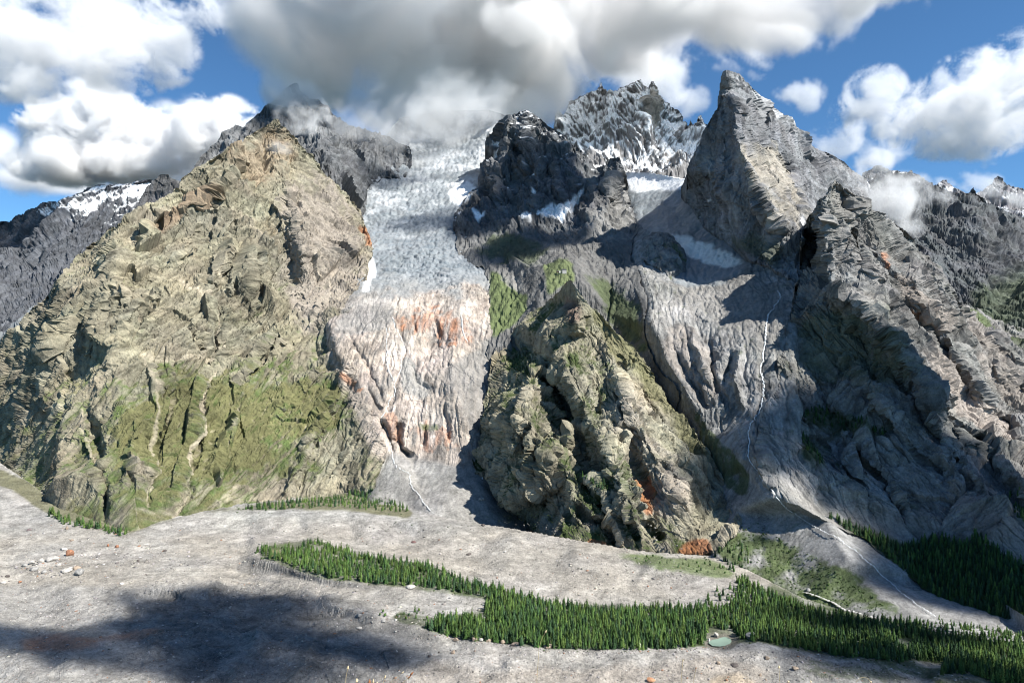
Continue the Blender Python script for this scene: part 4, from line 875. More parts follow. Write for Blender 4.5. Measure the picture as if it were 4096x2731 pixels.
cl = mix(cl, GRASS * .8, .9 * soft(L, [(3330, 2072), (3450, 2105), (3600, 2165), (3900, 2165), (4180, 2300), (4180, 2600), (3800, 2445), (3550, 2240)], 20, .6))
cl = mix(cl, GRASS * .6, .75 * soft(L, [(3210, 1640), (3300, 1610), (3420, 1680), (3560, 1690), (3560, 1740), (3400, 1740), (3250, 1700)], 22, 1.4, 40))
cl = mix(cl, GRASS * .6, .8 * soft(L, [(3200, 1740), (3260, 1740), (3300, 1880), (3250, 1900), (3200, 1830)], 22, 1))
cl = mix(cl, GRASS * .9, .5 * soft(L, [(3180, 1300), (3450, 1250), (3700, 1600), (3500, 1560), (3250, 1500), (3150, 1500)], 60, 1.6))
emit(L, cl, [('mountain', 'grey mountain with long pale streaks filling the right edge of the photo', None)], M_ROCK)

# spur
L = LAYERS['spur']
sx, sy = L['SX'], L['SY']
cl = base(L, np.array((.235, .215, .160)), 17, .12)
cl = grassy(L, cl, np.interp(sy, [1150, 1400, 1700, 2100], [.4, .34, .25, .1]) + .3 * soft(L, [(2090, 1560), (2127, 1490), (2210, 1560), (2230, 1640), (2120, 1660)], 30), DRY * .9, 45, 404)
cl = grassy(L, cl, np.interp(sx - .55 * (sy - 1123), [2150, 2240, 2290, 2360], [.62, .5, .12, .12]), GRASS * .8, 60, 405)
cl = mix(cl, DRY * 1.15, .7 * soft(L, [(2330, 1180), (2447, 1306), (2557, 1411), (2700, 1620), (2860, 1850), (2820, 1860), (2680, 1700), (2540, 1500), (2420, 1380)], 22, 1))
cl = mix(cl, PINK * .85, .55 * soft(L, [(2430, 1560), (2520, 1620), (2620, 1780), (2740, 1950), (2740, 2080), (2640, 2050), (2560, 1900), (2440, 1700)], 50, 1.4))
cl = mix(cl, RUST * 1.1, .65 * soft(L, [(2565, 1910), (2590, 1910), (2605, 1970), (2620, 2060), (2580, 2040), (2560, 1990)], 10, 1.5, 30))
cl = mix(cl, RUST * .9, .75 * soft(L, [(2335, 2170), (2365, 2150), (2430, 2165), (2445, 2195), (2390, 2205)], 8, .8, 30))
cl = mix(cl, RUST * .7, .85 * soft(L, [(2700, 2200), (2760, 2160), (2820, 2150), (2860, 2200), (2800, 2225), (2720, 2225)], 12, .7, 30))
cl = mix(cl, SAND * .8, .8 * soft(L, [(2110, 2080), (2150, 2065), (2210, 2090), (2240, 2140), (2180, 2140)], 10, .7))
cl = mix(cl, np.array((.17, .10, .085)), .6 * soft(L, [(2260, 1180), (2300, 1210), (2330, 1290), (2270, 1290)], 20, 1))
emit(L, cl, [('rocky_spur', 'pointed rocky spur with dark left flank standing between the two scree fans', None)], M_ROCK)

# floor
L = LAYERS['floor']
sx, sy = L['SX'], L['SY']
cl = base(L, GRAVEL * 1.08, 18, .05)
cl = mix(cl, SAND * 1.0, np.clip(.6 + 1.2 * fbm(L['P'], 140, 3, seed=281), 0, .85) * np.interp(sy, [2060, 2150, 2350, 2450], [0, 1, 1, .3]))
cl = mix(cl, GRAVEL * .92, .8 * np.clip(soft(L, [(-100, 2330), (500, 2340), (900, 2330), (1400, 2420), (1700, 2560), (1900, 2640), (1800, 2800), (-100, 2800)], 40, .6) * 1.0, 0, 1))
DEBRIS_SHADE = np.array((.088, .086, .083))  # dark debris colour with part of the hollow's shade put in
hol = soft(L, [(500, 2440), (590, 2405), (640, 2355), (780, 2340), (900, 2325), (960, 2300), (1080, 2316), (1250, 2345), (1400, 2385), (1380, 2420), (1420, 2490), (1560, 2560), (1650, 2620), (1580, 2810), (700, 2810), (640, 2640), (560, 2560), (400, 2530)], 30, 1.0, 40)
cl = mix(cl, DEBRIS_SHADE * 1.35, .85 * hol * np.clip(.72 + 1.5 * fbm(L['P'] * [.6, 1, 1], 30, 5, .62, seed=284), 0, 1))
cl = mix(cl, DEBRIS_SHADE * .55, hol * np.clip(2.2 * fbm(L['P'] * [.5, 1, 1], 16, 4, .6, seed=285) - .35, 0, .8))
cl = cl * (1 + .5 * np.clip(fbm(L['P'] * [.7, 1, 1], 12, 4, .65, seed=286) * 2, -1, 1) * .6)[..., None]
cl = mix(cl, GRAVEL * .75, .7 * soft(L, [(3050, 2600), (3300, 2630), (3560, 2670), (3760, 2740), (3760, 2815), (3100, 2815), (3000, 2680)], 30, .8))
cl = mix(cl, RUST * .62 + SAND * .25, .75 * soft(L, [(60, 2560), (240, 2540), (420, 2560), (600, 2520), (670, 2500), (650, 2540), (500, 2570), (300, 2600), (120, 2600)], 18, .7))
cl = mix(cl, SAND * 1.0 + RUST * .06, .6 * soft(L, [(1600, 2660), (2000, 2680), (2600, 2660), (2900, 2640), (3150, 2680), (3000, 2800), (1700, 2800)], 40, .8))
cl = mix(cl, SAND * np.array([1.15, 1, .8]), .6 * soft(L, [(2850, 2700), (2960, 2690), (3050, 2740), (3000, 2800), (2850, 2800)], 20, .6))
cl = mix(cl, GRAVEL * .5, .75 * soft(L, [(925, 2280), (985, 2236), (1020, 2224), (1160, 2266), (1300, 2314), (1480, 2340), (1480, 2362), (1300, 2340), (1150, 2310), (1000, 2296)], 8, .6, 20))
cl = mix(cl, GRAVEL * .6, .6 * soft(L, [(1370, 2428), (1500, 2468), (1640, 2504), (1760, 2538), (1760, 2565), (1640, 2560), (1480, 2525), (1370, 2480)], 10, .6, 20))
forest_ground = soft(L, [(1020, 2215), (1080, 2178), (1250, 2160), (1420, 2210), (1700, 2255), (1850, 2318), (2200, 2410), (2700, 2430), (2960, 2440), (3100, 2330), (3000, 2290), (3200, 2385), (3700, 2500), (4180, 2560), (4180, 2830), (3830, 2830), (3720, 2720), (3400, 2640), (3050, 2572), (2700, 2590), (2300, 2598), (1900, 2565), (1640, 2500), (1560, 2470), (1600, 2440), (1760, 2480), (1950, 2430), (1945, 2398), (1650, 2354), (1300, 2318), (1100, 2250)], 10, .6, 25)
cl = mix(cl, GRASS * .75, forest_ground * np.clip(.75 + .9 * fbm(L['P'], 30, 4, seed=283), 0, .95))
cl = mix(cl, DRY * 1.2, .8 * soft(L, [(1070, 2200), (1120, 2190), (1130, 2230), (1090, 2235)], 8, .6))
cl = mix(cl, GRASS * 1.5, .8 * soft(L, [(2450, 2205), (2650, 2225), (2850, 2235), (2960, 2300), (2900, 2310), (2700, 2285), (2560, 2255)], 12, 1, 30))
back = soft(L, [(-100, 1840), (100, 1920), (260, 2030), (520, 2110), (640, 2080), (800, 2045), (1383, 1970), (1650, 2040), (1640, 2075), (1383, 2040), (1000, 2035), (800, 2052), (640, 2090), (520, 2135), (380, 2110), (200, 2060), (60, 1970), (-100, 1900)], 8, .7)
cl = mix(cl, DRY * .9, .8 * back)
cl = mix(cl, SAND * 1.1, .9 * soft(L, [(3640, 2642), (3720, 2648), (3800, 2660), (3740, 2672), (3680, 2665)], 6, .6))
cl = mix(cl, GRASS * .8, .5 * soft(L, [(3200, 2650), (3400, 2670), (3650, 2690), (3600, 2740), (3300, 2720)], 20, 2.2, 12))
cl = mix(cl, SAND * .55, .8 * soft(L, [(2815, 2578), (2822, 2548), (2870, 2530), (2940, 2536), (2960, 2565), (2930, 2592), (2850, 2594)], 8, .8, 12))
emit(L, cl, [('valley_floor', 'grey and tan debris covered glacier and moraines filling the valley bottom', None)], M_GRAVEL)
# ------------------------------------------------------------------ simple materials
def plain(name, rgb, rough=.8, var=.3, scale=3.0, spec=.3, attr=None):
    m = bpy.data.materials.new(name); m.use_nodes = True
    t = m.node_tree; N = t.nodes.new; K = t.links.new
    b = t.nodes['Principled BSDF']; b.inputs['Roughness'].default_value = rough; b.inputs['Specular IOR Level'].default_value = spec
    tc = N('ShaderNodeTexCoord'); nz = N('ShaderNodeTexNoise'); nz.inputs['Scale'].default_value = scale; nz.inputs['Detail'].default_value = 5
    K(tc.outputs['Object'], nz.inputs['Vector'])
    mr = N('ShaderNodeMapRange'); mr.inputs[1].default_value = .3; mr.inputs[2].default_value = .7; mr.inputs[3].default_value = 1 - var; mr.inputs[4].default_value = 1 + var
    K(nz.outputs[0], mr.inputs[0])
    s = N('ShaderNodeVectorMath'); s.operation = 'SCALE'; K(mr.outputs[0], s.inputs['Scale'])
    if attr:
        a = N('ShaderNodeAttribute'); a.attribute_name = attr; K(a.outputs['Color'], s.inputs[0])
    else: s.inputs[0].default_value = rgb
    K(s.outputs[0], b.inputs['Base Color'])
    return m

def mesh_obj(name, V, Fc, mat, parent=None, colr=None, smooth=False):
    me = bpy.data.meshes.new(name)
    me.from_pydata([tuple(v) for v in V], [], [tuple(f) for f in Fc])
    if colr is not None:
        a = me.color_attributes.new('tint', 'FLOAT_COLOR', 'POINT')
        a.data.foreach_set('color', np.concatenate([np.asarray(colr), np.ones((len(V), 1))], 1).astype(np.float32).ravel())
    if smooth: me.polygons.foreach_set('use_smooth', np.ones(len(me.polygons), bool))
    me.materials.append(mat); me.update()
    o = bpy.data.objects.new(name, me); col.objects.link(o)
    if parent: o.parent = parent
    return o

def empty(name, loc):
    o = bpy.data.objects.new(name, None); col.objects.link(o); o.location = loc
    o.empty_display_size = .5
    return o

# ------------------------------------------------------------------ water: streams and ponds
M_STREAM = plain('white water', (.60, .63, .64), .35, .3, .2, .5)
def pond_material(name, rgb):
    m = plain(name, rgb, .12, .08, .05, .5)
    return m
def stream(label, nm, line, w, lift=1.2, mat=None):
    pts = []
    for (ax, ay), (bx, by) in zip(line, line[1:]):
        n = max(2, int(np.hypot(bx - ax, by - ay) / 5))
        for k in range(n):
            pts.append((ax + (bx - ax) * k / n, ay + (by - ay) * k / n))
    rs = R(int(line[0][0]))
    V = []; Fc = []
    for k, (x, y) in enumerate(pts):
        x = x + rs.normal(0, 1.3) + 4 * math.sin(k * .35) * rs.uniform(.3, 1)
        p, n = point_on(nm, x, y)
        v = np.array([0, 0, CAM_Z]) - p; v /= np.linalg.norm(v)
        p = p + n * lift + v * lift * 1.5 + np.array([0, 0, lift * .5])
        hw = w * rs.uniform(.45, 1.1) * p[1] / F * .55
        V += [p - np.array([hw, 0, 0]), p + np.array([0, -.3 * hw, .15 * hw]), p + np.array([hw, 0, 0])]
        if k:
            if rs.uniform() < .03: continue
            a = 3 * (k - 1); Fc += [(a, a + 1, a + 4, a + 3), (a + 1, a + 2, a + 5, a + 4)]
    return tag(mesh_obj('stream', V, Fc, mat or M_STREAM), 'structure', label)
stream('white stream tumbling down the middle of the pink slabs', 'gorge', [(1569, 1275), (1590, 1330), (1612, 1380), (1621, 1405), (1604, 1440), (1598, 1490), (1580, 1530), (1575, 1570), (1556, 1620), (1535, 1660), (1528, 1690), (1550, 1730), (1562, 1780), (1568, 1830), (1590, 1870), (1632, 1895), (1650, 1950), (1690, 2000), (1725, 2050)], 3.2, .8)
stream('thin white rivulet on the left edge of the pink slabs', 'gorge', [(1545, 1320), (1550, 1380), (1546, 1440), (1560, 1490), (1572, 1530)], 3)
stream('short waterfall down the dark wall beside the spur', 'gorge', [(1942, 1790), (1936, 1850), (1925, 1925)], 5)
stream('thin rivulet over the rust stained slabs', 'gorge', [(1843, 1255), (1848, 1300), (1860, 1350), (1872, 1370)], 3.5)
stream('thin stream down the grey gully on the right', 'gully', [(3110, 1165), (3120, 1190), (3092, 1240), (3070, 1262), (3064, 1330), (3066, 1380), (3052, 1420), (3042, 1470), (3052, 1530), (3057, 1590), (3040, 1640), (3005, 1700), (2998, 1760), (2990, 1822), (3020, 1870), (3050, 1915), (3075, 1950), (3104, 1985)], 5.5)
stream('braided stream on the right scree fan', 'gully', [(3104, 1985), (3140, 2025), (3200, 2070), (3260, 2110), (3340, 2150), (3420, 2205), (3470, 2250), (3530, 2305), (3570, 2340), (3600, 2375), (3680, 2430), (3750, 2475)], 4)
stream('pale dry torrent bed at the foot of the right fan', 'gully', [(3215, 2368), (3270, 2385), (3330, 2410), (3380, 2440), (3440, 2455), (3520, 2476)], 13, .8, plain('torrent gravel', (.40, .39, .37), .9, .4, .3))
def pond(label, poly, z, mat, nm='floor'):
    V = [tuple(at(x, y, yz(y, z))) for x, y in poly]
    n = len(V)
    return tag(mesh_obj('pond', V, [tuple(range(n))[::-1]], mat), 'structure', label)
M_POND = pond_material('milky green water', (.21, .29, .235))
pond('small milky green pond among the trees, lower right', [(2834, 2570), (2838, 2562), (2855, 2556), (2872, 2553), (2880, 2549), (2897, 2546), (2912, 2548), (2924, 2556), (2926, 2564), (2920, 2573), (2900, 2581), (2880, 2584), (2850, 2582)], 0.9, M_POND)

# ------------------------------------------------------------------ refuge hut on the terrace
def box(V, Fc, x0, x1, y0, y1, z0, z1):
    b = len(V)
    V += [(x, y, z) for z in (z0, z1) for y in (y0, y1) for x in (x0, x1)]
    Fc += [(b, b + 2, b + 3, b + 1), (b + 4, b + 5, b + 7, b + 6), (b, b + 1, b + 5, b + 4), (b + 2, b + 6, b + 7, b + 3), (b, b + 4, b + 6, b + 2), (b + 1, b + 3, b + 7, b + 5)]
M_STONE = plain('grey wall', (.36, .36, .35)); M_WOOD = plain('brown boards', (.10, .06, .04)); M_ROOF = plain('dark roof', (.05, .05, .055)); M_WHITE = plain('white metal', (.75, .75, .72)); M_PANE = plain('dark glass', (.02, .025, .03), .1)
def hut(name, label, sx, sy, w, d, h, rise, wall_m, wins, rot=.25):
    p, n = point_on('dark_massif', sx, sy)
    r = empty(name, (p[0], p[1] - 3, p[2] - .6)); r.rotation_euler.z = rot
    V, Fc = [], []; box(V, Fc, -w / 2, w / 2, -d / 2, d / 2, -4, h)
    b = len(V); V += [(-w / 2, 0, h + rise), (w / 2, 0, h + rise)]
    Fc += [(6 if False else b - 4, b - 2, b), (b - 3, b + 1, b - 1)]
    wl = mesh_obj('wall', V, Fc, wall_m, r)
    e = .6
    V = [(-w / 2 - e, -d / 2 - e, h - .3), (w / 2 + e, -d / 2 - e, h - .3), (w / 2 + e, 0, h + rise + .1), (-w / 2 - e, 0, h + rise + .1), (w / 2 + e, d / 2 + e, h - .3), (-w / 2 - e, d / 2 + e, h - .3)]
    V += [(x, y, z + .35) for x, y, z in V]
    Fc = [(0, 3, 2, 1), (3, 5, 4, 2), (6, 7, 8, 9), (9, 8, 10, 11), (0, 1, 7, 6), (5, 11, 10, 4), (0, 6, 9, 3), (3, 9, 11, 5), (1, 2, 8, 7), (2, 4, 10, 8)]
    mesh_obj('roof', V, Fc, M_ROOF, r)
    for k in range(wins):
        x = -w / 2 + (k + .5) * w / wins
        V, Fc = [], []; box(V, Fc, x - .6, x + .6, -d / 2 - .08, -d / 2 + .1, 1.2, 2.8); mesh_obj('window', V, Fc, M_PANE, r)
    tag(r, None, label, 'hut')
    return r
hut('mountain_hut', 'grey mountain hut with dark roof on the grassy terrace above the spur', 2257, 1094, 12, 8, 6.5, 2.5, M_STONE, 4)
hut('wooden_shed', 'small brown wooden shed left of the grey mountain hut', 2231, 1094, 6, 4, 2.6, 1.2, M_WOOD, 1)
p, n = point_on('dark_massif', 2242, 1094)
V, Fc = [], []; box(V, Fc, -1.6, 1.6, -1.2, 1.2, -2, 4)
o = mesh_obj('container', V, Fc, M_WHITE); o.location = p + np.array([0, -2, .5]); tag(o, None, 'white upright container between the grey hut and the brown shed', 'container')

# ------------------------------------------------------------------ boulders
M_BOULDER = plain('boulder rock', (1, 1, 1), .9, .35, .4, .2, 'tint')
def rock_mesh(seed, sub=2):
    bm = bmesh.new(); bmesh.ops.create_icosphere(bm, subdivisions=sub, radius=1)
    rs = R(seed)
    pl = [(lambda v: v / np.linalg.norm(v))(rs.normal(size=3)) for _ in range(9)]
    cut = rs.uniform(.5, .85, 9)
    V = np.array([v.co[:] for v in bm.verts])
    for n_, c_ in zip(pl, cut):
        d = V @ n_ - c_
        V = V - np.clip(d, 0, None)[:, None] * n_
    Fc = [[v.index for v in f.verts] for f in bm.faces]
    bm.free()
    return V / np.abs(V).max(0), Fc
ROCKS = [rock_mesh(500 + k) for k in range(7)]
def boulder(sx, sy, w, h, rgb, label, group=None, nm='floor', k=None, depth=.9):
    p, n = point_on(nm, sx, sy)
    s = p[1] / F
    kk = (int(sx * 7 + sy) if k is None else k) % 7
    V, Fc = ROCKS[kk]
    th = (sx * 13.7) % 6.28
    rot = np.array([[math.cos(th), -math.sin(th), 0], [math.sin(th), math.cos(th), 0], [0, 0, 1]])
    V = (V @ rot.T) * np.array([w * s / 2, w * s / 2 * depth, h * s * .62])
    o = mesh_obj('boulder', V, Fc, M_BOULDER, None, np.ones((len(V), 3)) * np.array(rgb))
    o.location = p + np.array([0, 0, h * s * .3])
    tag(o, None, label, 'boulder', group)
    return o
PB, GB, DB, RB, TB = (.38, .36, .33), (.25, .245, .235), (.09, .078, .072), (.28, .14, .085), (.27, .215, .165)
LF = 'boulders in the rubble field on the left'
CR = 'boulders along the near moraine crest below the trees'
for a in ((256, 2200, 28, 15, PB, 'rounded white boulder just above the orange red boulder', LF), (278, 2222, 36, 26, RB, 'large orange red boulder, most colourful in the left rubble field', LF),
          (214, 2243, 54, 17, PB, 'long flat pale slab left of the orange red boulder', LF), (164, 2250, 24, 18, PB, 'pale boulder left of the long flat slab', LF),
          (128, 2258, 26, 18, PB, 'pale boulder heading the leftmost rubble cluster', LF), (135, 2276, 34, 18, GB, 'broad grey boulder at the bottom of the leftmost rubble cluster', LF),
          (268, 2287, 40, 16, PB, 'low pale wedge boulder below the orange red one', LF), (309, 2276, 32, 20, TB, 'tan boulder just above a dark grey one', LF), (316, 2301, 36, 26, GB, 'dark grey boulder, lowest of the left rubble field', LF),
          (433, 2187, 10, 12, RB, 'upright small red rock, left one of a red pair', LF), (467, 2188, 17, 12, RB, 'wider small red rock, right one of a red pair', LF), (488, 2338, 15, 9, (.7, .68, .64), 'small bright white rock on the edge of the shaded hollow', LF),
          (30, 2306, 20, 9, DB, 'dark flat boulder near the left edge of the photo', LF), (12, 2330, 22, 13, PB, 'pale boulder cut by the left edge of the photo', LF), (553, 2246, 11, 11, DB, 'dark pointed rock alone right of the rubble field', LF),
          (583, 2177, 32, 6, PB, 'thin pale slab lying far right of the red pair', LF), (658, 2203, 15, 6, DB, 'dark thin slab alone on the tan debris', LF), (118, 2122, 20, 10, (.15, .12, .12), 'dark reddish boulder on the far left slope', LF),
          (269, 2117, 12, 14, TB, 'brown boulder under the left strip of spruces', LF), (289, 2162, 17, 7, TB, 'low brown rock above the white boulder', LF), (79, 2328, 15, 9, RB, 'rust coloured rock near the left edge', LF), (175, 2290, 22, 13, GB, 'grey boulder between the two lower rubble clusters', LF), (235, 2262, 24, 14, PB, 'pale boulder under the long flat slab', LF), (98, 2266, 20, 13, GB, 'small grey boulder at the left end of the rubble', LF),
          (1874, 2219, 23, 8, DB, 'dark flat slab on the debris above the forest', None), (1655, 2170, 22, 9, (.15, .09, .085), 'dark maroon boulder on the debris below the scree fan', None), (1930, 2104, 19, 9, DB, 'dark boulder on the moraine below the scree fan', None),
          (2020, 2206, 15, 6, PB, 'small pale flat rock on the tan debris in mid valley', None), (1810, 2612, 20, 18, TB, 'rounded tan boulder on the near moraine slope', None), (1790, 2458, 22, 14, PB, 'pale boulder in the gravel clearing of the forest', None), (1940, 2440, 14, 10, PB, 'small pale rock at the right end of the gravel clearing', None),
          (1645, 2350, 38, 12, PB, 'wide pale boulder on the forest side moraine crest', None), (1825, 2556, 26, 14, TB, 'low tan boulder, first in the row along the near moraine crest', CR), (1898, 2561, 24, 19, TB, 'double topped tan boulder in the row along the near moraine crest', CR),
          (1925, 2566, 20, 14, PB, 'small pale boulder between two tan ones on the near moraine crest', CR), (1952, 2568, 28, 18, TB, 'squarish pink tan boulder on the near moraine crest', CR), (2014, 2574, 20, 14, TB, 'tan boulder beside a long brown ledge on the near moraine crest', CR),
          (2063, 2578, 42, 12, (.26, .21, .17), 'long brown ledge of rock on the near moraine crest', CR), (2197, 2586, 42, 12, (.28, .22, .17), 'wide brown boulder below the tall dry stalk', CR), (2557, 2592, 18, 30, PB, 'tall upright pale boulder on the near moraine crest', CR),
          (2603, 2716, 36, 18, (.36, .19, .11), 'rust orange broken boulder at the bottom edge', None), (1715, 2628, 15, 10, DB, 'dark rock with a pale one on the near slope', None), (1727, 2624, 14, 11, PB, 'pale rock touching a dark one on the near slope', None),
          (1534, 2490, 18, 15, GB, 'grey boulder on the shaded fluted moraine', None), (1436, 2466, 22, 16, GB, 'grey boulder at the top left of the shaded fluted moraine', None), (1436, 2516, 24, 7, PB, 'long pale slab at the foot of the shaded moraine', None),
          (2863, 2541, 20, 28, PB, 'tall pale boulder standing behind the green pond', None), (2834, 2556, 10, 18, (.65, .63, .6), 'leaning white rock at the left shore of the pond', None), (3003, 2548, 42, 34, GB, 'pale grey outcrop among trees right of the pond', None),
          (3066, 2641, 24, 15, TB, 'rounded tan boulder on the shaded near slope', None), (2942, 2662, 36, 12, DB, 'dark tilted slab on the near slope below the pond', None), (2872, 2663, 20, 12, TB, 'tan rock on the near slope below the pond', None), (3180, 2678, 30, 12, TB, 'flat tan slab on the shaded near slope', None),
          (3232, 2360, 20, 16, GB, 'grey boulder at the head of the pale torrent bed', None, 'gully'), (3438, 2624, 28, 20, GB, 'large grey boulder under the dark trees on the right', None), (3820, 2660, 20, 12, GB, 'grey boulder right of the sandy track', None), (3040, 2690, 12, 14, TB, 'small tan rock at the edge of the sandy patch', None)):
    boulder(*a)
boulder(1919, 1998, 16, 10, PB, 'left one of two pale boulders on the scree fan', 'pair of boulders on the scree fan', 'gorge')
boulder(1934, 1999, 14, 11, PB, 'right one of two pale boulders on the scree fan', 'pair of boulders on the scree fan', 'gorge')

# stones too many to count: joined into one mass of rubble
def scatter(name, label, n, sampler, tri, size, tint, seed, mat, nm='floor'):
    rs = R(seed)
    Vs, Fs, Cs = [], [], []
    b = 0
    for k in range(n):
        sx, sy = sampler(rs)
        p, _ = point_on(nm, sx, sy)
        V, Fc = tri[rs.randint(len(tri))]
        s = size(rs, sx, sy) * p[1] / F
        th = rs.uniform(0, 6.28)
        c_, s_ = math.cos(th), math.sin(th)
        W_ = V @ np.array([[c_, s_, 0], [-s_, c_, 0], [0, 0, 1]]) * (s * rs.uniform(.6, 1.3), s * rs.uniform(.6, 1.3), s * rs.uniform(.4, .9))
        Vs.append(W_ + p); Fs.append(np.asarray(Fc) + b); b += len(V)
        Cs.append(np.repeat([tint(rs, sx, sy)], len(V), 0))
    V = np.concatenate(Vs); Fc = np.concatenate(Fs); Cc = np.concatenate(Cs)
    me = bpy.data.meshes.new(name)
    me.vertices.add(len(V)); me.vertices.foreach_set('co', V.astype(np.float32).ravel())
    k = Fc.shape[1]
    me.loops.add(Fc.size); me.loops.foreach_set('vertex_index', Fc.astype(np.int32).ravel())
    me.polygons.add(len(Fc)); me.polygons.foreach_set('loop_start', np.arange(0, Fc.size, k, dtype=np.int32))
    me.update(calc_edges=True)
    a = me.color_attributes.new('tint', 'FLOAT_COLOR', 'POINT')
    a.data.foreach_set('color', np.concatenate([Cc, np.ones((len(Cc), 1))], 1).astype(np.float32).ravel())
    me.materials.append(mat)
    o = bpy.data.objects.new(name, me); col.objects.link(o)
    return tag(o, 'stuff', label)
STONES = [rock_mesh(700 + k, 1) for k in range(6)]
def chip_mesh(seed):
    rs = R(seed)
    V = np.array([(1, 0, 0), (-1, 0, 0), (0, 1, 0), (0, -1, 0), (0, 0, 1), (0, 0, -1.)]) * rs.uniform(.6, 1.2, (6, 1)) + rs.normal(0, .22, (6, 3))
    return V, [(0, 2, 4), (2, 1, 4), (1, 3, 4), (3, 0, 4), (2, 0, 5), (1, 2, 5), (3, 1, 5), (0, 3, 5)]
CHIPS = [chip_mesh(750 + k) for k in range(12)]
def floor_pt(rs):
    while True:
        x = rs.uniform(-60, 4150); y = 2090 + 660 * rs.uniform(0, 1) ** .8
        if inpoly(x, y, FOREST_ALL): continue
        if y < 2600 and x > 2750: continue
        return x, y
def inpoly(x, y, polys):
    for P_ in polys:
        w = False
        for (ax, ay), (bx, by) in zip(P_, P_[1:] + P_[:1]):
            if (ay > y) != (by > y) and x < ax + (y - ay) / (by - ay) * (bx - ax): w = not w
        if w: return True
    return False

# ------------------------------------------------------------------ trees
S_MORAINE = [(1022, 2212), (1045, 2192), (1085, 2188), (1130, 2192), (1180, 2205), (1215, 2180), (1250, 2166), (1320, 2185), (1420, 2218), (1480, 2232), (1560, 2238), (1700, 2258), (1780, 2290), (1850, 2322), (2000, 2364), (2200, 2414), (2400, 2440), (2700, 2434), (2830, 2432), (2830, 2545), (2800, 2584), (2650, 2596), (2400, 2602), (2150, 2590), (1900, 2562), (1780, 2538), (1690, 2516),
             (1760, 2480), (1860, 2470), (1950, 2480), (1930, 2440), (1950, 2400), (1940, 2388), (1800, 2366), (1650, 2344), (1450, 2330), (1300, 2308), (1200, 2282), (1150, 2258), (1090, 2236), (1060, 2230)]
S_RIGHT = [(2930, 2420), (2960, 2310), (3010, 2340), (3100, 2380), (3200, 2420), (3400, 2475), (3560, 2490), (3760, 2500), (4180, 2560), (4180, 2740), (4000, 2735), (3850, 2700), (3760, 2705), (3790, 2650), (3650, 2640), (3600, 2655), (3400, 2632), (3200, 2592), (3060, 2570), (2985, 2566), (2930, 2540), (2940, 2480)]
S_POND = [(2830, 2430), (2940, 2425), (2950, 2500), (2935, 2520), (2890, 2518), (2840, 2510)]
S_SLOPE = [(3305, 2064), (3400, 2100), (3480, 2130), (3560, 2165), (3620, 2190), (3700, 2165), (3760, 2150), (3860, 2190), (3900, 2150), (3950, 2180), (4060, 2250), (4180, 2300), (4180, 2560), (3950, 2505), (3900, 2515), (3792, 2433), (3673, 2338), (3543, 2230), (3413, 2134)]
S_STRIP = [(940, 2038), (1050, 2020), (1150, 2008), (1250, 2000), (1366, 1988), (1430, 1962), (1490, 1965), (1540, 1985), (1590, 2010), (1640, 2048), (1560, 2048), (1480, 2040), (1366, 2028), (1250, 2030), (1150, 2036), (1000, 2046)]
S_LEFT = [(200, 2045), (280, 2085), (330, 2095), (400, 2105), (470, 2120), (515, 2122), (520, 2138), (470, 2145), (420, 2130), (340, 2112), (250, 2095), (190, 2062)]
S_FAN = [(2850, 2210), (2900, 2170), (3000, 2190), (3010, 2270), (2960, 2310), (2940, 2400), (2800, 2430), (2780, 2400), (2900, 2350), (2960, 2290), (2880, 2280)]
FOREST_ALL = [S_MORAINE, S_RIGHT, S_POND]
M_NEEDLE = plain('needles', (1, 1, 1), .85, .35, .25, .1, 'tint')
M_BARK = plain('bark', (.07, .05, .04), .95, .3, 2)
def conifer(seed, h=1.0, tiers=7, wid=.19, larch=False):
    rs = R(seed)
    V, Fc = [], []
    for t in range(tiers):
        u = t / tiers
        r = wid * (1 - u) ** .8 * rs.uniform(.8, 1.15) + .012
        z = .06 + .9 * u + rs.uniform(-.01, .01)
        n = 8 if t < 4 else 6
        b = len(V)
        cx, cy = rs.normal(0, .012, 2)
        V.append((cx, cy, min(1.0, z + .2 + .05 * (1 - u))))
        a0 = rs.uniform(0, 6.28)
        for k in range(n):
            rr = r * (1.0 if k % 2 == 0 else .5) * rs.uniform(.75, 1.25)
            V.append((cx + rr * math.cos(a0 + k * 6.283 / n), cy + rr * math.sin(a0 + k * 6.283 / n), z - (.03 if k % 2 == 0 else -.03) + rs.uniform(-.02, .02)))
        for k in range(n): Fc.append((b, b + 1 + k, b + 1 + (k + 1) % n))
    tv, tf = [], []
    for z, r in ((-.12, .018), (.25, .012)):
        for k in range(4): tv.append((r * math.cos(k * 1.57), r * math.sin(k * 1.57), z))
    for k in range(4): tf.append((k, (k + 1) % 4, 4 + (k + 1) % 4)); tf.append((k, 4 + (k + 1) % 4, 4 + k))
    return np.array(V), np.array(Fc), np.array(tv), np.array(tf)
def bushy(seed):                     # broad, rounded crown
    V, Fc = rock_mesh(seed, 2)
    rs = R(seed)
    V = V * rs.uniform(.72, 1.18, (len(V), 1)) * (.3, .3, .4) + (0, 0, .45)
    tv, tf = conifer(seed)[2:]
    return V, np.array(Fc), tv, tf
KINDS = [conifer(900 + k, wid=w, tiers=t) for k, (w, t) in enumerate(((.22, 7), (.26, 6), (.2, 7), (.28, 6), (.24, 7)))] + [bushy(951), bushy(952)]
SPRUCE = [(.024, .050, .022), (.040, .080, .022), (.032, .062, .030), (.054, .094, .028), (.072, .114, .030)]
stands = []
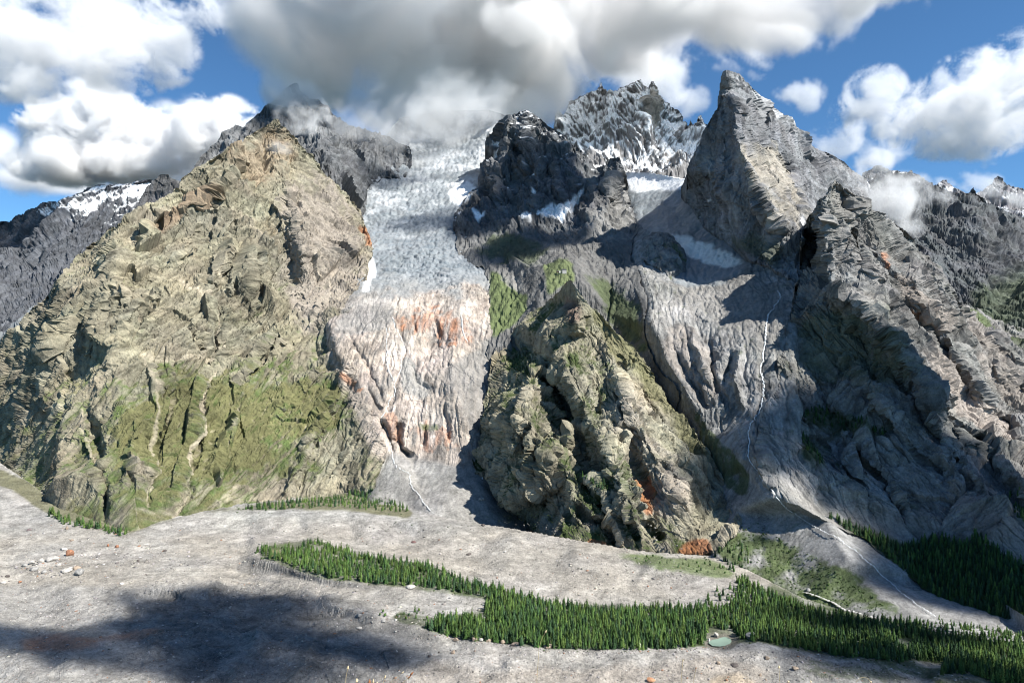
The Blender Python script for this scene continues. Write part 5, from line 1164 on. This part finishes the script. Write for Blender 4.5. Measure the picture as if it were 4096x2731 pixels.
def plant(name, polys, gx, gy, hlo, hhi, light, seed, nm='floor', keep=1.0, holes=()):
    rs = R(seed); out = []
    for P_ in polys:
        xs_ = [p[0] for p in P_]; ys_ = [p[1] for p in P_]
        y = min(ys_)
        while y < max(ys_):
            x = min(xs_) + rs.uniform(0, gx)
            while x < max(xs_):
                px, py = x + rs.uniform(-.5, .5) * gx, y + rs.uniform(-.6, .6) * gy
                if inpoly(px, py, [P_]) and not inpoly(px, py, holes) and rs.uniform() < keep and -70 < px < 4170 and py < 2790:
                    p, _ = point_on(nm, px, py)
                    h = (hlo + (hhi - hlo) * rs.beta(1.6, 1.6)) * (1 if rs.uniform() > .22 else rs.uniform(.35, .7))
                    c_ = rs.choice(5, p=[.32, .26, .2, .14, .08]) if rs.uniform() > light(px, py) else rs.choice([1, 3, 4], p=[.2, .4, .4])
                    kd = rs.randint(5)
                    if h < 8 and rs.uniform() < .6: kd = 5 + rs.randint(2); h *= .75
                    out.append((p[0], p[1], p[2], h, kd, int(c_), px, py))
                x += gx
            y += gy
    stands.append((name, out))
clear = [[(1075, 2195), (1125, 2190), (1130, 2225), (1095, 2228)], [(1250, 2175), (1300, 2190), (1290, 2210), (1250, 2200)], [(3580, 2555), (3640, 2560), (3650, 2600), (3600, 2600)]]
plant('moraine forest', [S_MORAINE], 12.5, 7.8, 8, 15, lambda x, y: np.interp(x, [1000, 1350, 1500, 2000], [.75, .75, .25, .3]) + .35 * (np.sin(x * .011 + y * .02) > .6), 1, holes=clear)
plant('forest round the pond', [S_RIGHT, S_POND], 12.5, 7.8, 7.5, 14, lambda x, y: .45 * (x < 3250) + .5 * (x > 3850) + .2, 2, holes=clear)
plant('forest on the right slope', [S_SLOPE], 14, 9, 9, 16, lambda x, y: .05, 3, 'right_mountain')
plant('strip of spruces under the scree fan', [S_STRIP], 13, 8, 9, 15, lambda x, y: .3, 4)
plant('strip of spruces under the left mountain', [S_LEFT], 12, 8, 9, 17, lambda x, y: .6, 5)
plant('scattered trees on the fan', [S_FAN], 20, 13, 7, 13, lambda x, y: .15, 6, 'floor', .8)
plant('small trees on the fan meadow', [[(2860, 2150), (3020, 2080), (3300, 2250), (3560, 2440), (3400, 2470), (3150, 2400), (3000, 2310)]], 40, 24, 2.5, 6, lambda x, y: .1, 7, 'gully', .8)
plant('trees on the spur ledge', [[(2330, 1915), (2380, 1920), (2440, 1960), (2450, 1975), (2380, 1950)], [(2450, 2196), (2560, 2215), (2560, 2232), (2460, 2210)]], 11, 8, 8, 13, lambda x, y: 0, 8, 'spur')
plant('trees on the dark wall', [[(3210, 1640), (3300, 1620), (3420, 1685), (3560, 1700), (3550, 1735), (3400, 1730), (3250, 1690)], [(3200, 1750), (3255, 1750), (3295, 1870), (3260, 1890), (3210, 1830)], [(4020, 1960), (4096, 1980), (4180, 2040), (4180, 2130), (4080, 2080)]], 15, 11, 8, 14, lambda x, y: 0, 9, 'right_mountain', .75)
plant('trees on the gravel clearing', [[(1600, 2430), (1760, 2440), (1880, 2450), (1700, 2500), (1620, 2490), (1480, 2450)]], 40, 16, 4, 9, lambda x, y: .5, 10, 'floor', .6)
plant('small trees on the spur foot', [[(2500, 2215), (2700, 2235), (2850, 2235), (2960, 2290), (2850, 2300), (2700, 2275), (2560, 2245)]], 26, 12, 3, 8, lambda x, y: .4, 12, 'floor', .7)
allt = [t + (s,) for s, (n_, ts) in enumerate(stands) for t in ts]
allt.sort(key=lambda t: t[1] / t[3])
single, rest = allt[:295], allt[295:]
print('trees', len(allt))
M_TINTS = [plain('needles %d' % k, s, .85, .35, .9, .1) for k, s in enumerate(SPRUCE)]
crown_me = {}
for t in single:
    key = (t[4], t[5])
    if key not in crown_me:
        V, Fc, tv, tf = KINDS[t[4]]
        me = bpy.data.meshes.new('crown'); me.from_pydata([tuple(v) for v in V], [], [tuple(int(i) for i in f) for f in Fc]); me.materials.append(M_TINTS[t[5]])
        crown_me[key] = me
trunk_me = bpy.data.meshes.new('trunk'); trunk_me.from_pydata([tuple(v) for v in KINDS[0][2]], [], [tuple(int(i) for i in f) for f in KINDS[0][3]]); trunk_me.materials.append(M_BARK)
def tree_label(t):
    x, y = t[6], t[7]
    tone = ('tall ' if t[3] > 11.5 else 'small ' if t[3] < 7 else '') + ('light green' if t[5] >= 3 else 'dark green')
    def zone(*zs):
        for lim, w in zs:
            if x < lim: return w
    if t[8] == 0:
        if x < 1420: where = 'on the moraine knoll with bare rock'
        elif y < 2440 and x < 1960: where = 'in the belt above the gravel clearing'
        else: where = zone((1800, 'at the left end of the near moraine crest'), (1930, 'behind the double topped tan boulder on the crest'), (2070, 'behind the long brown ledge on the crest'),
                           (2190, 'behind the tallest dry stalk'), (2330, 'above the wide brown boulder on the crest'), (2480, 'on the crest midway between brown and upright boulders'), (2620, 'behind the tall upright pale boulder'), (9999, 'between the upright pale boulder and the pond'))
    elif t[8] == 1: where = zone((2975, 'on the right shore of the green pond'), (3060, 'beside the grey outcrop right of the pond'), (3170, 'right of the grey outcrop above the slope'), (3300, 'on the crest of the shaded grey slope'),
                                 (3450, 'above the large grey boulder'), (3650, 'on the rocky hump at the end of the slope'), (3850, 'beside the sandy track'), (3980, 'on the dark hump right of the sandy track'), (9999, 'in the bottom right corner'))
    elif t[8] == 9: where = 'standing loose in the gravel clearing'
    else: where = stands[t[8]][0].replace('forest on', 'in the forest on').replace('trees on', 'growing on').replace('scattered ', '').replace('small ', '').replace('strip of spruces', 'in the strip')
    kind = 'rounded tree' if t[4] >= 5 else 'spruce'
    return '%s %s %s' % (tone, kind, where), '%s %ss %s' % (tone, kind, where)
for t in single:
    r = empty('spruce_tree' if t[4] < 5 else 'leafy_tree', (t[0], t[1], t[2]))
    r.scale = (t[3], t[3], t[3]); r.rotation_euler.z = (t[6] * 3.1) % 6.28
    lb, gr = tree_label(t)
    tag(r, None, lb, 'tree', gr)
    for nm_, me in (('crown', crown_me[(t[4], t[5])]), ('trunk', trunk_me)):
        o = bpy.data.objects.new(nm_, me); col.objects.link(o); o.parent = r
for s, (n_, ts) in enumerate(stands):
    mine = [t for t in rest if t[8] == s]
    if not mine: continue
    Vs, Fs, Cs = [], [], []; b = 0
    rs = R(40 + s)
    for t in mine:
        V, Fc, tv, tf = KINDS[t[4]]
        th = rs.uniform(0, 6.28); c_, s_ = math.cos(th), math.sin(th)
        M = np.array([[c_, s_, 0], [-s_, c_, 0], [0, 0, 1]])
        for v, f, cc in ((V, Fc, SPRUCE[t[5]]), (tv, tf, (.07, .05, .04))):
            Vs.append(v @ M * t[3] + np.array(t[:3])); Fs.append(f + b); b += len(v)
            Cs.append(np.repeat([np.array(cc) * rs.uniform(.65, 1.4)], len(v), 0))
    V = np.concatenate(Vs); Fc = np.concatenate(Fs); Cc = np.concatenate(Cs)
    me = bpy.data.meshes.new('forest')
    me.vertices.add(len(V)); me.vertices.foreach_set('co', V.astype(np.float32).ravel())
    me.loops.add(Fc.size); me.loops.foreach_set('vertex_index', Fc.astype(np.int32).ravel())
    me.polygons.add(len(Fc)); me.polygons.foreach_set('loop_start', np.arange(0, Fc.size, 3, dtype=np.int32))
    me.update(calc_edges=True)
    a = me.color_attributes.new('tint', 'FLOAT_COLOR', 'POINT')
    a.data.foreach_set('color', np.concatenate([Cc, np.ones((len(Cc), 1))], 1).astype(np.float32).ravel())
    me.materials.append(M_NEEDLE)
    o = bpy.data.objects.new('forest', me); col.objects.link(o)
    tag(o, 'stuff', {'moraine forest': 'long dense forest belt on the moraine left of the pond', 'forest round the pond': 'dense forest right of the green pond, lower right', 'forest on the right slope': 'shaded dark forest on the slope at the right edge', 'trees on the spur ledge': 'dark spruces on a ledge of the rocky spur', 'scattered trees on the fan': 'loose spruces between the spur foot and the right fan'}.get(n_, n_ + ' seen as one mass'))

# stones and low bushes
def stone_size(rs, x, y):
    return min(8, 1.7 + rs.pareto(2.5) * 1.7)
def stone_tint(rs, x, y):
    v = rs.uniform(.10, .40)
    return (v, v * rs.uniform(.9, .98), v * rs.uniform(.8, .95)) if rs.uniform() > .06 else (.25, .14, .09)
scatter('rubble', 'loose stones strewn over the debris covered valley floor', 17000, floor_pt, CHIPS, stone_size, stone_tint, 61, M_BOULDER)
def rubble_pt(rs):
    c_ = [(150, 2265, 90, 24), (270, 2280, 110, 26), (560, 2220, 200, 40), (330, 2235, 150, 35)][rs.randint(4)]
    return rs.normal(c_[0], c_[2] * .6), rs.normal(c_[1], c_[3] * .6)
scatter('rubble', 'clusters of pale broken rock in the left rubble field', 500, rubble_pt, STONES, lambda rs, x, y: min(8, 1.3 + rs.pareto(2.0) * 1.6), stone_tint, 62, M_BOULDER)
def crest_pt(rs):
    x = rs.uniform(1400, 3000); y = np.interp(x, [1380, 1500, 1640, 1750, 1900, 2100, 2300, 2500, 2700, 2850, 3000], [2432, 2470, 2505, 2537, 2568, 2590, 2600, 2605, 2592, 2586, 2574])
    return x, y + rs.uniform(-2, 10)
scatter('rubble', 'stones lined up along the near moraine crest', 260, crest_pt, STONES, lambda rs, x, y: rs.uniform(1.5, 5), stone_tint, 63, M_BOULDER)
def clearing_pt(rs):
    return (rs.uniform(1480, 1950), rs.uniform(2410, 2480)) if rs.uniform() < .5 else (rs.uniform(3150, 3700), rs.uniform(2595, 2660))
scatter('rubble', 'stones in the gravel clearing and below the dark trees', 260, clearing_pt, STONES, lambda rs, x, y: min(8, 1.5 + rs.pareto(2) * 1.5), stone_tint, 64, M_BOULDER)
BUSH = []
for k in range(4):
    V, Fc = rock_mesh(800 + k, 1); V = V * R(k).uniform(.6, 1.25, V.shape); BUSH.append((V, Fc))
def bush_pt(rs):
    P_ = [[(2860, 2150), (3020, 2080), (3080, 2130), (3300, 2250), (3560, 2440), (3400, 2470), (3150, 2400), (3000, 2310)]][0]
    while True:
        x, y = rs.uniform(2860, 3560), rs.uniform(2080, 2470)
        if inpoly(x, y, [P_]): return x, y
scatter('bushes', 'low green bushes on the right scree fan', 900, bush_pt, BUSH, lambda rs, x, y: rs.uniform(1.5, 5), lambda rs, x, y: np.array((.04, .065, .02)) * rs.uniform(.7, 1.5), 65, M_NEEDLE, 'gully')
def bush2(rs):
    if rs.uniform() < .35: return rs.uniform(2460, 2950), rs.uniform(2215, 2300)
    if rs.uniform() < .4: return rs.uniform(1500, 2300), 2050 + rs.uniform(0, 1) * 70 + rs.normal(0, 8)
    return rs.uniform(3200, 3700), rs.uniform(2650, 2720)
scatter('bushes', 'low green bushes dotted over the gravel', 420, bush2, BUSH, lambda rs, x, y: rs.uniform(1.2, 3.6), lambda rs, x, y: np.array((.045, .065, .025)) * rs.uniform(.7, 1.5), 66, M_NEEDLE)

def edge_pt(rs):
    P_ = [S_MORAINE, S_RIGHT, S_STRIP, S_LEFT][rs.choice(4, p=[.5, .3, .13, .07])]
    k = rs.randint(len(P_)); a, b = P_[k], P_[(k + 1) % len(P_)]; t = rs.uniform()
    return a[0] + (b[0] - a[0]) * t + rs.normal(0, 10), min(2720, a[1] + (b[1] - a[1]) * t + rs.normal(0, 6))
scatter('bushes', 'saplings and low bushes fringing the spruce stands', 620, edge_pt, BUSH, lambda rs, x, y: rs.uniform(1.5, 5.5), lambda rs, x, y: np.array((.04, .066, .022)) * rs.uniform(.6, 1.6), 67, M_NEEDLE)

# ------------------------------------------------------------------ the slope under the camera and its dry stalks
def hz_(x, y):
    return CAM_Z - .75 - .515 * y + .05 * math.sin(x * 1.3) + .04 * math.sin(y * 2.1 + x)
V, Fc = [], []
ysr = [-12, -6, -2, 0, 1, 2, 3, 4, 5, 6, 8, 12, 20, 40]; xsr = [k * 3 - 45 for k in range(31)]
for y in ysr:
    for x in xsr: V.append((x, y, hz_(x, y)))
for x in xsr: V.append((x * 4, 480, -30))
ny_ = len(ysr) + 1; nx_ = len(xsr)
for j in range(ny_ - 1):
    for i in range(nx_ - 1): Fc.append((j * nx_ + i, j * nx_ + i + 1, (j + 1) * nx_ + i + 1, (j + 1) * nx_ + i))
M_TURF = plain('dry turf', (.12, .105, .05), .95, .4, 1.5)
tag(mesh_obj('hillside', V, Fc, M_TURF, None, None, True), 'structure', 'dry grassy slope falling away just below the frame')
M_STRAW = plain('straw', (.50, .40, .22), .7, .2, 30); M_SEED = plain('seed head', (.62, .52, .34), .8, .25, 60); M_RUSSET = plain('russet seed head', (.30, .13, .06), .8, .25, 60)
def stalk(line, head, dist, label, russet=False, hw=3.2, hl=14):
    base_ = np.array(at(line[0][0], line[0][1], dist)); 
    x0 = base_[0] + (line[0][0] - line[1][0]) / F * dist * .3
    root = np.array([x0, dist, hz_(x0, dist)])
    pts = [np.array([0, 0, 0.]), ]
    for q in line: pts.append(np.array(at(q[0], q[1], dist)) - root)
    r = empty('grass_stalk', root)
    tag(r, None, label, 'grass stalk', 'dry grass stalks along the bottom edge')
    V, Fc = [], []
    rad = .75 * dist / F
    for k, p in enumerate(pts):
        for a in range(4): V.append(p + rad * np.array([math.cos(a * 1.571), math.sin(a * 1.571), 0]))
        if k:
            for a in range(4): Fc.append((4 * k - 4 + a, 4 * k - 4 + (a + 1) % 4, 4 * k + (a + 1) % 4, 4 * k + a))
    mesh_obj('stem', V, Fc, M_STRAW, r)
    d = pts[-1] - pts[-2]; d /= np.linalg.norm(d)
    s = np.cross(d, [0, 1, 0]); s /= np.linalg.norm(s); u = np.cross(s, d)
    V, Fc = [], []
    L_ = hl * dist / F; Wd = hw * dist / F
    prof_ = [(0, .25), (.15, .8), (.4, 1), (.7, .75), (1, .1)]
    for k, (t, w) in enumerate(prof_):
        for a in range(6):
            an = a * 1.047
            V.append(pts[-1] + d * L_ * t + Wd * w * (1 + .2 * math.sin(a * 2.3 + k)) * (s * math.cos(an) + u * math.sin(an)))
        if k:
            for a in range(6): Fc.append((6 * k - 6 + a, 6 * k - 6 + (a + 1) % 6, 6 * k + (a + 1) % 6, 6 * k + a))
    mesh_obj('seed_head', V, Fc, M_RUSSET if russet else M_SEED, r)
stalk([(2146, 2740), (2152, 2650), (2156, 2590), (2166, 2555), (2180, 2530)], 0, 3.4, 'tallest dry stalk, rising in front of the forest belt')
stalk([(1380, 2745), (1385, 2700), (1390, 2676)], 0, 3.0, 'single pale stalk, leftmost along the bottom edge', hl=16, hw=4)
stalk([(1426, 2760), (1427, 2728)], 0, 2.8, 'short pale stalk second from the left at the bottom edge', hl=18, hw=4)
stalk([(1474, 2765), (1477, 2735)], 0, 2.8, 'russet headed stalk left of the grass tuft', True, 4.5, 22)
stalk([(1488, 2765), (1492, 2732)], 0, 2.9, 'pale stalk just right of the russet headed one', hl=20, hw=3)
stalk([(1508, 2770), (1508, 2738)], 0, 2.9, 'pale stalk barely topping the bottom edge', hl=14, hw=3.5)
stalk([(1545, 2770), (1534, 2725), (1538, 2712)], 0, 3.0, 'stalk with a head bent sideways to the right', hl=15, hw=3)
stalk([(1535, 2770), (1570, 2720), (1606, 2692)], 0, 3.1, 'slanting stalk with a small white head', hl=14, hw=2.6)
stalk([(1590, 2775), (1612, 2730), (1640, 2700)], 0, 3.1, 'slanting stalk with the larger russet head', True, 3.6, 22)
stalk([(1570, 2775), (1600, 2735), (1630, 2712)], 0, 3.2, 'slanting stalk with the smaller russet head', True, 3.2, 18)
stalk([(1919, 2770), (1920, 2738)], 0, 3.0, 'lone russet tip at the bottom left of centre', True, 3, 18)
stalk([(2722, 2760), (2727, 2690), (2731, 2645)], 0, 3.6, 'thin pale stalk left of the rust stained slope', hl=12, hw=2.2)
stalk([(2770, 2760), (2776, 2710), (2783, 2675)], 0, 3.6, 'thin reddish stalk beside a pale one below the pond', True, 2, 10)
stalk([(3120, 2760), (3118, 2710), (3116, 2672)], 0, 3.0, 'upright stalk with a round pale head right of centre', hl=13, hw=4.2)
stalk([(3110, 2765), (3130, 2742), (3150, 2727)], 0, 3.0, 'low slanting stalk with a round pink head', hl=9, hw=4.5)
stalk([(3250, 2770), (3247, 2742), (3244, 2728)], 0, 3.0, 'short stalk between the round heads and the arching one', hl=9, hw=3)
stalk([(3420, 2770), (3424, 2725), (3440, 2710), (3457, 2706), (3472, 2712), (3480, 2722)], 0, 3.0, 'stalk arching over to the right near the bottom right', hl=14, hw=3)
rs = R(5)
V, Fc = [], []
for k in range(260):
    x = rs.normal(1560, 55); d = rs.uniform(2.8, 3.3)
    tip = np.array(at(x + rs.normal(20, 22), rs.uniform(2690, 2740), d)); b_ = np.array([(x - CX) / F * d, d, 0]); b_[2] = hz_(b_[0], d)
    mid = b_ * .45 + tip * .55 + np.array([rs.normal(0, .01), 0, .02]); w = .0016
    n = len(V); V += [b_ - (w, 0, 0), b_ + (w, 0, 0), mid - (w, 0, 0), mid + (w, 0, 0), tip]; Fc += [(n, n + 1, n + 3, n + 2), (n + 2, n + 3, n + 4)]
tag(mesh_obj('grass', V, Fc, plain('russet grass', (.25, .14, .07), .8, .3, 8)), 'stuff', 'russet dry grass blades at the bottom edge left of centre')
# ------------------------------------------------------------------ clouds: real volumes lit by the sun and the sky
def cloud_material(name, aniso=0.0, colr=(.985, .985, .985)):
    m = bpy.data.materials.new(name); m.use_nodes = True
    t = m.node_tree; t.nodes.clear()
    o = t.nodes.new('ShaderNodeOutputMaterial'); v = t.nodes.new('ShaderNodeVolumePrincipled')
    v.inputs['Color'].default_value = (*colr, 1); v.inputs['Density'].default_value = 1.0; v.inputs['Anisotropy'].default_value = aniso
    t.links.new(v.outputs[0], o.inputs['Volume'])
    return m
M_CLOUD = cloud_material('cloud')

def puff(sx, sy, Y, rx, ry, rd=None):     # an ellipsoid, radii in picture units at distance Y
    k = Y / F
    return (at(sx, sy, Y), (rx * k, (rd if rd else (rx + ry) / 2) * k, ry * k))

def cloud(label, ells, vox, dens, wl, amp=4.0, edge=.25, thr=.3, seed=0, group=None, rough=.66, detail=9, flat=None, cat='cloud', dist=.6):
    los = Vector([min(e[0][i] - e[1][i] for e in ells) for i in range(3)])
    his = Vector([max(e[0][i] + e[1][i] for e in ells) for i in range(3)])
    if flat is not None: los.z = max(los.z, flat - 4 * vox)
    me = bpy.data.meshes.new('cloud'); o = bpy.data.objects.new('cloud', me); col.objects.link(o)
    g = bpy.data.node_groups.new('cloud_density', 'GeometryNodeTree')
    g.interface.new_socket('Geometry', in_out='OUTPUT', socket_type='NodeSocketGeometry')
    N = g.nodes.new; K = g.links.new
    go = N('NodeGroupOutput'); vc = N('GeometryNodeVolumeCube')
    vc.inputs['Min'].default_value = los; vc.inputs['Max'].default_value = his
    for i, a in enumerate('XYZ'):
        vc.inputs['Resolution ' + a].default_value = int(min(420, max(10, (his[i] - los[i]) / vox)))
    pos = N('GeometryNodeInputPosition').outputs[0]
    def put(x, args):
        for i, v in enumerate(args):
            if v is None: continue
            if hasattr(v, 'links'): K(v, x.inputs[i])
            else: x.inputs[i].default_value = v
    def vm(op, *a):
        x = N('ShaderNodeVectorMath'); x.operation = op; put(x, a)
        return x.outputs[1] if op in ('LENGTH', 'DISTANCE') else x.outputs[0]
    def m(op, *a):
        x = N('ShaderNodeMath'); x.operation = op; put(x, a)
        return x.outputs[0]
    def noise(sc, det, off):
        nz = N('ShaderNodeTexNoise'); nz.inputs['Scale'].default_value = sc; nz.inputs['Detail'].default_value = det
        nz.inputs['Roughness'].default_value = rough; nz.inputs['Distortion'].default_value = dist
        K(vm('ADD', pos, off), nz.inputs['Vector'])
        return nz.outputs[0]
    f = None
    for c_, r_ in ells:
        q = vm('MULTIPLY', vm('SUBTRACT', pos, tuple(c_)), tuple(1 / x for x in r_))
        d = m('SUBTRACT', 1.0, vm('LENGTH', q))
        f = d if f is None else m('SMOOTH_MAX', f, d, .2)
    fade = N('ShaderNodeMapRange'); fade.interpolation_type = 'SMOOTHSTEP'; fade.inputs[2].default_value = .16
    K(f, fade.inputs[0]); inside = fade.outputs[0]
    n1 = m('MULTIPLY', m('SUBTRACT', noise(1.0 / wl, detail, (seed * 777.0, seed * 333.0, 0)), .5), amp)
    f = m('SUBTRACT', m('ADD', f, n1), thr)
    if flat is not None:
        sep = N('ShaderNodeSeparateXYZ'); K(pos, sep.inputs[0])
        f = m('MINIMUM', f, m('MULTIPLY', m('SUBTRACT', sep.outputs[2], flat), 1.0 / (6 * vox)))
    mr = N('ShaderNodeMapRange'); mr.interpolation_type = 'SMOOTHSTEP'
    mr.inputs[1].default_value = 0; mr.inputs[2].default_value = edge; mr.inputs[3].default_value = 0; mr.inputs[4].default_value = dens
    K(f, mr.inputs[0]); K(m('MULTIPLY', mr.outputs[0], inside), vc.inputs['Density'])
    sm = N('GeometryNodeSetMaterial'); sm.inputs['Material'].default_value = M_CLOUD
    K(vc.outputs[0], sm.inputs[0]); K(sm.outputs[0], go.inputs[0])
    md = o.modifiers.new('density', 'NODES'); md.node_group = g
    tag(o, 'stuff', label, cat, group)
    return o

tc0 = time.time()
# the grey ceiling that swallows the summits in the middle
cloud('great grey cloud ceiling swallowing the summits in the top middle',
      [puff(1500, 120, 4300, 620, 330, 800), puff(1250, 380, 3900, 210, 170, 250), puff(1480, 480, 3750, 240, 190, 250), puff(1700, 380, 4300, 330, 200, 500), puff(2000, 240, 5000, 500, 260, 700),
       puff(2350, 130, 5400, 520, 230, 700), puff(2700, 60, 5200, 450, 170, 600), puff(3100, 60, 4800, 420, 150, 500), puff(3450, -20, 4600, 350, 110, 400), puff(1150, 60, 4300, 260, 260, 500), puff(2000, -100, 4300, 1100, 250, 800), puff(2300, 330, 5600, 260, 120, 300)],
      18, .008, 800, 5.2, .4, .25, 2)
# bright cumulus low on the left
cloud('bright white cumulus with a grey base low on the left',
      [puff(380, 430, 10000, 150, 130), puff(290, 520, 10000, 220, 180), puff(500, 530, 10000, 190, 160), puff(700, 570, 10000, 230, 160), puff(880, 560, 9500, 230, 190), puff(230, 640, 9800, 250, 110), puff(520, 680, 10000, 480, 90), puff(1050, 600, 9500, 200, 160)],
      24, .008, 600, 6, .15, .28, 3, rough=.7)
cloud('flat pale cloud bank on the far left edge', [puff(-20, 600, 12000, 260, 150), puff(250, 740, 12000, 420, 50), puff(100, 650, 12000, 260, 90), puff(760, 440, 12500, 260, 60)], 70, .003, 1500, 4.5, .4, .3, 4)
# broken cloud in the top left corner
cloud('broken grey and white cloud in the top left corner',
      [puff(60, 170, 6500, 330, 260), puff(380, 110, 6500, 300, 230), puff(600, 170, 6500, 210, 200), puff(450, 260, 6300, 280, 120), puff(130, 340, 6300, 200, 80), puff(850, 60, 6500, 140, 80)],
      15, .0045, 420, 9, .35, .3, 5, rough=.72)
# right side
cloud('white cloud bank with a grey underside on the right',
      [puff(3930, 420, 9000, 300, 230), puff(4080, 320, 9000, 200, 220), puff(3720, 480, 9000, 260, 150), puff(3480, 460, 9000, 170, 130), puff(3500, 360, 9000, 130, 110), puff(3850, 560, 9000, 330, 80)],
      18, .004, 520, 9, .35, .3, 6, rough=.72)
for k, (lb, e, d) in enumerate((
        ('small wisp of cloud alone in the blue sky right of the spire', [puff(3210, 375, 8000, 130, 60), puff(3230, 410, 8000, 60, 60)], .004),
        ('thin slanting wisp above the right shoulder of the spire', [puff(3330, 560, 8500, 130, 80), puff(3400, 520, 8500, 120, 60), puff(3340, 610, 8500, 60, 60)], .003),
        ('grey white puff between the wisps and the right cloud bank', [puff(3530, 590, 8000, 130, 80), puff(3480, 640, 8000, 80, 50)], .003),
        ('white cloud tuft behind the snowy peak', [puff(2740, 400, 7500, 110, 90), puff(2620, 300, 7500, 200, 90)], .004),
        ('faint cloud low over the far right peaks', [puff(3850, 730, 8000, 160, 50), puff(3980, 660, 9000, 60, 25)], .003))):
    cloud(lb, e, 24, d, 420, 7, .6, .3, 20 + k, 'scattered small clouds on the right', rough=.64)
# mist caught on the mountains
cloud('torn grey mist hanging over the head of the left glacier', [puff(1560, 560, 3700, 330, 170, 200), puff(1330, 540, 3650, 240, 150, 160), puff(1800, 450, 3900, 330, 170, 250), puff(2000, 420, 4300, 260, 120, 250)], 14, .0045, 300, 5.5, .9, .2, 35, rough=.68)
cloud('white mist clinging to the summit of the olive mountain', [puff(1190, 470, 2950, 110, 80, 60), puff(1260, 500, 3050, 80, 60, 60), puff(1290, 440, 3100, 60, 50, 60)], 7, .011, 85, 7, .9, .3, 30)
cloud('thin mist patch on the face below the left summit', [puff(1110, 600, 2520, 80, 50, 30)], 5, .010, 60, 7, .9, .3, 31)
cloud('white mist rising behind the right hand mountain', [puff(3490, 730, 2700, 190, 120, 120), puff(3560, 830, 2600, 150, 130, 100), puff(3640, 910, 2600, 100, 70, 80), puff(3480, 650, 2900, 110, 60, 80), puff(3700, 800, 2900, 130, 60, 60), puff(3620, 740, 2900, 120, 70, 60)], 9, .014, 180, 6, .7, .25, 32)
cloud('mist lying in front of the far right peaks', [puff(4060, 800, 4800, 140, 50, 100), puff(3960, 760, 5600, 100, 50, 60)], 18, .004, 260, 5, .6, .3, 33)
cloud('wisp of cloud trailing from the spire summit', [puff(3010, 300, 2080, 75, 32, 20), puff(3060, 265, 2080, 50, 26, 20), puff(2960, 345, 2060, 50, 36, 20)], 4, .012, 60, 5, .6, .3, 34)

# broken cloud over the valley to the right of the view: it throws the large shadows on the slopes
def overhead(sx, sy, nm, z, rx, ry, rz=160):
    if nm == 'floor': p = np.array(at(sx, sy, yz(sy, 0)))
    else: p = point_on(nm, sx, sy)[0]
    s = np.array(SUN)
    q = p + s * ((z - p[2]) / s[2])
    return (Vector(q), (rx, ry, rz))
SH = 'broken clouds above the right of the valley, outside the frame'
cloud('grey cloud high over the right shading the dark massif', [overhead(2250, 780, 'dark_massif', 2700, 330, 330), overhead(2130, 640, 'dark_massif', 2700, 260, 320), overhead(2050, 800, 'dark_massif', 2700, 230, 300), overhead(2120, 980, 'dark_massif', 2700, 150, 180)], 28, .02, 500, 3.5, .3, .15, 41, SH)
cloud('grey cloud high over the right shading the lower right wall', [overhead(2990, 1830, 'gully', 2400, 75, 120), overhead(3330, 1720, 'right_mountain', 2400, 110, 150), overhead(3560, 1900, 'right_mountain', 2400, 120, 140), overhead(3760, 2050, 'right_mountain', 2400, 110, 120)], 18, .03, 300, 2.5, .3, .15, 42, SH)
cloud('grey cloud high over the right shading the valley forest', [overhead(3800, 2330, 'right_mountain', 2300, 130, 120), overhead(4050, 2250, 'right_mountain', 2300, 110, 120), overhead(3500, 2520, 'floor', 2300, 110, 45)], 16, .03, 260, 2.5, .3, .15, 43, SH)
cloud('grey cloud overhead shading the near moraine', [overhead(1100, 2440, 'floor', 2200, 105, 42), overhead(700, 2430, 'floor', 2200, 60, 26), overhead(800, 2540, 'floor', 2200, 130, 60), overhead(1250, 2560, 'floor', 2200, 80, 50), overhead(200, 2590, 'floor', 2200, 150, 22), overhead(1350, 2640, 'floor', 2200, 70, 38), overhead(1000, 2680, 'floor', 2200, 130, 50), overhead(3500, 2690, 'floor', 2200, 110, 34)], 12, .03, 160, 3.5, .3, .15, 44, SH)
cloud('thin cloud above the right of the valley veiling the left glacier', [overhead(1600, 720, 'gorge', 2150, 260, 300, 110), overhead(1700, 880, 'gorge', 2150, 230, 230, 110), overhead(1780, 560, 'gorge', 2150, 300, 350, 110), overhead(1370, 1050, 'left_mountain', 2150, 60, 90, 80)], 22, .008, 400, 3.5, .4, .15, 45, SH)
print('clouds', time.time() - tc0)

print('total', time.time() - T0)
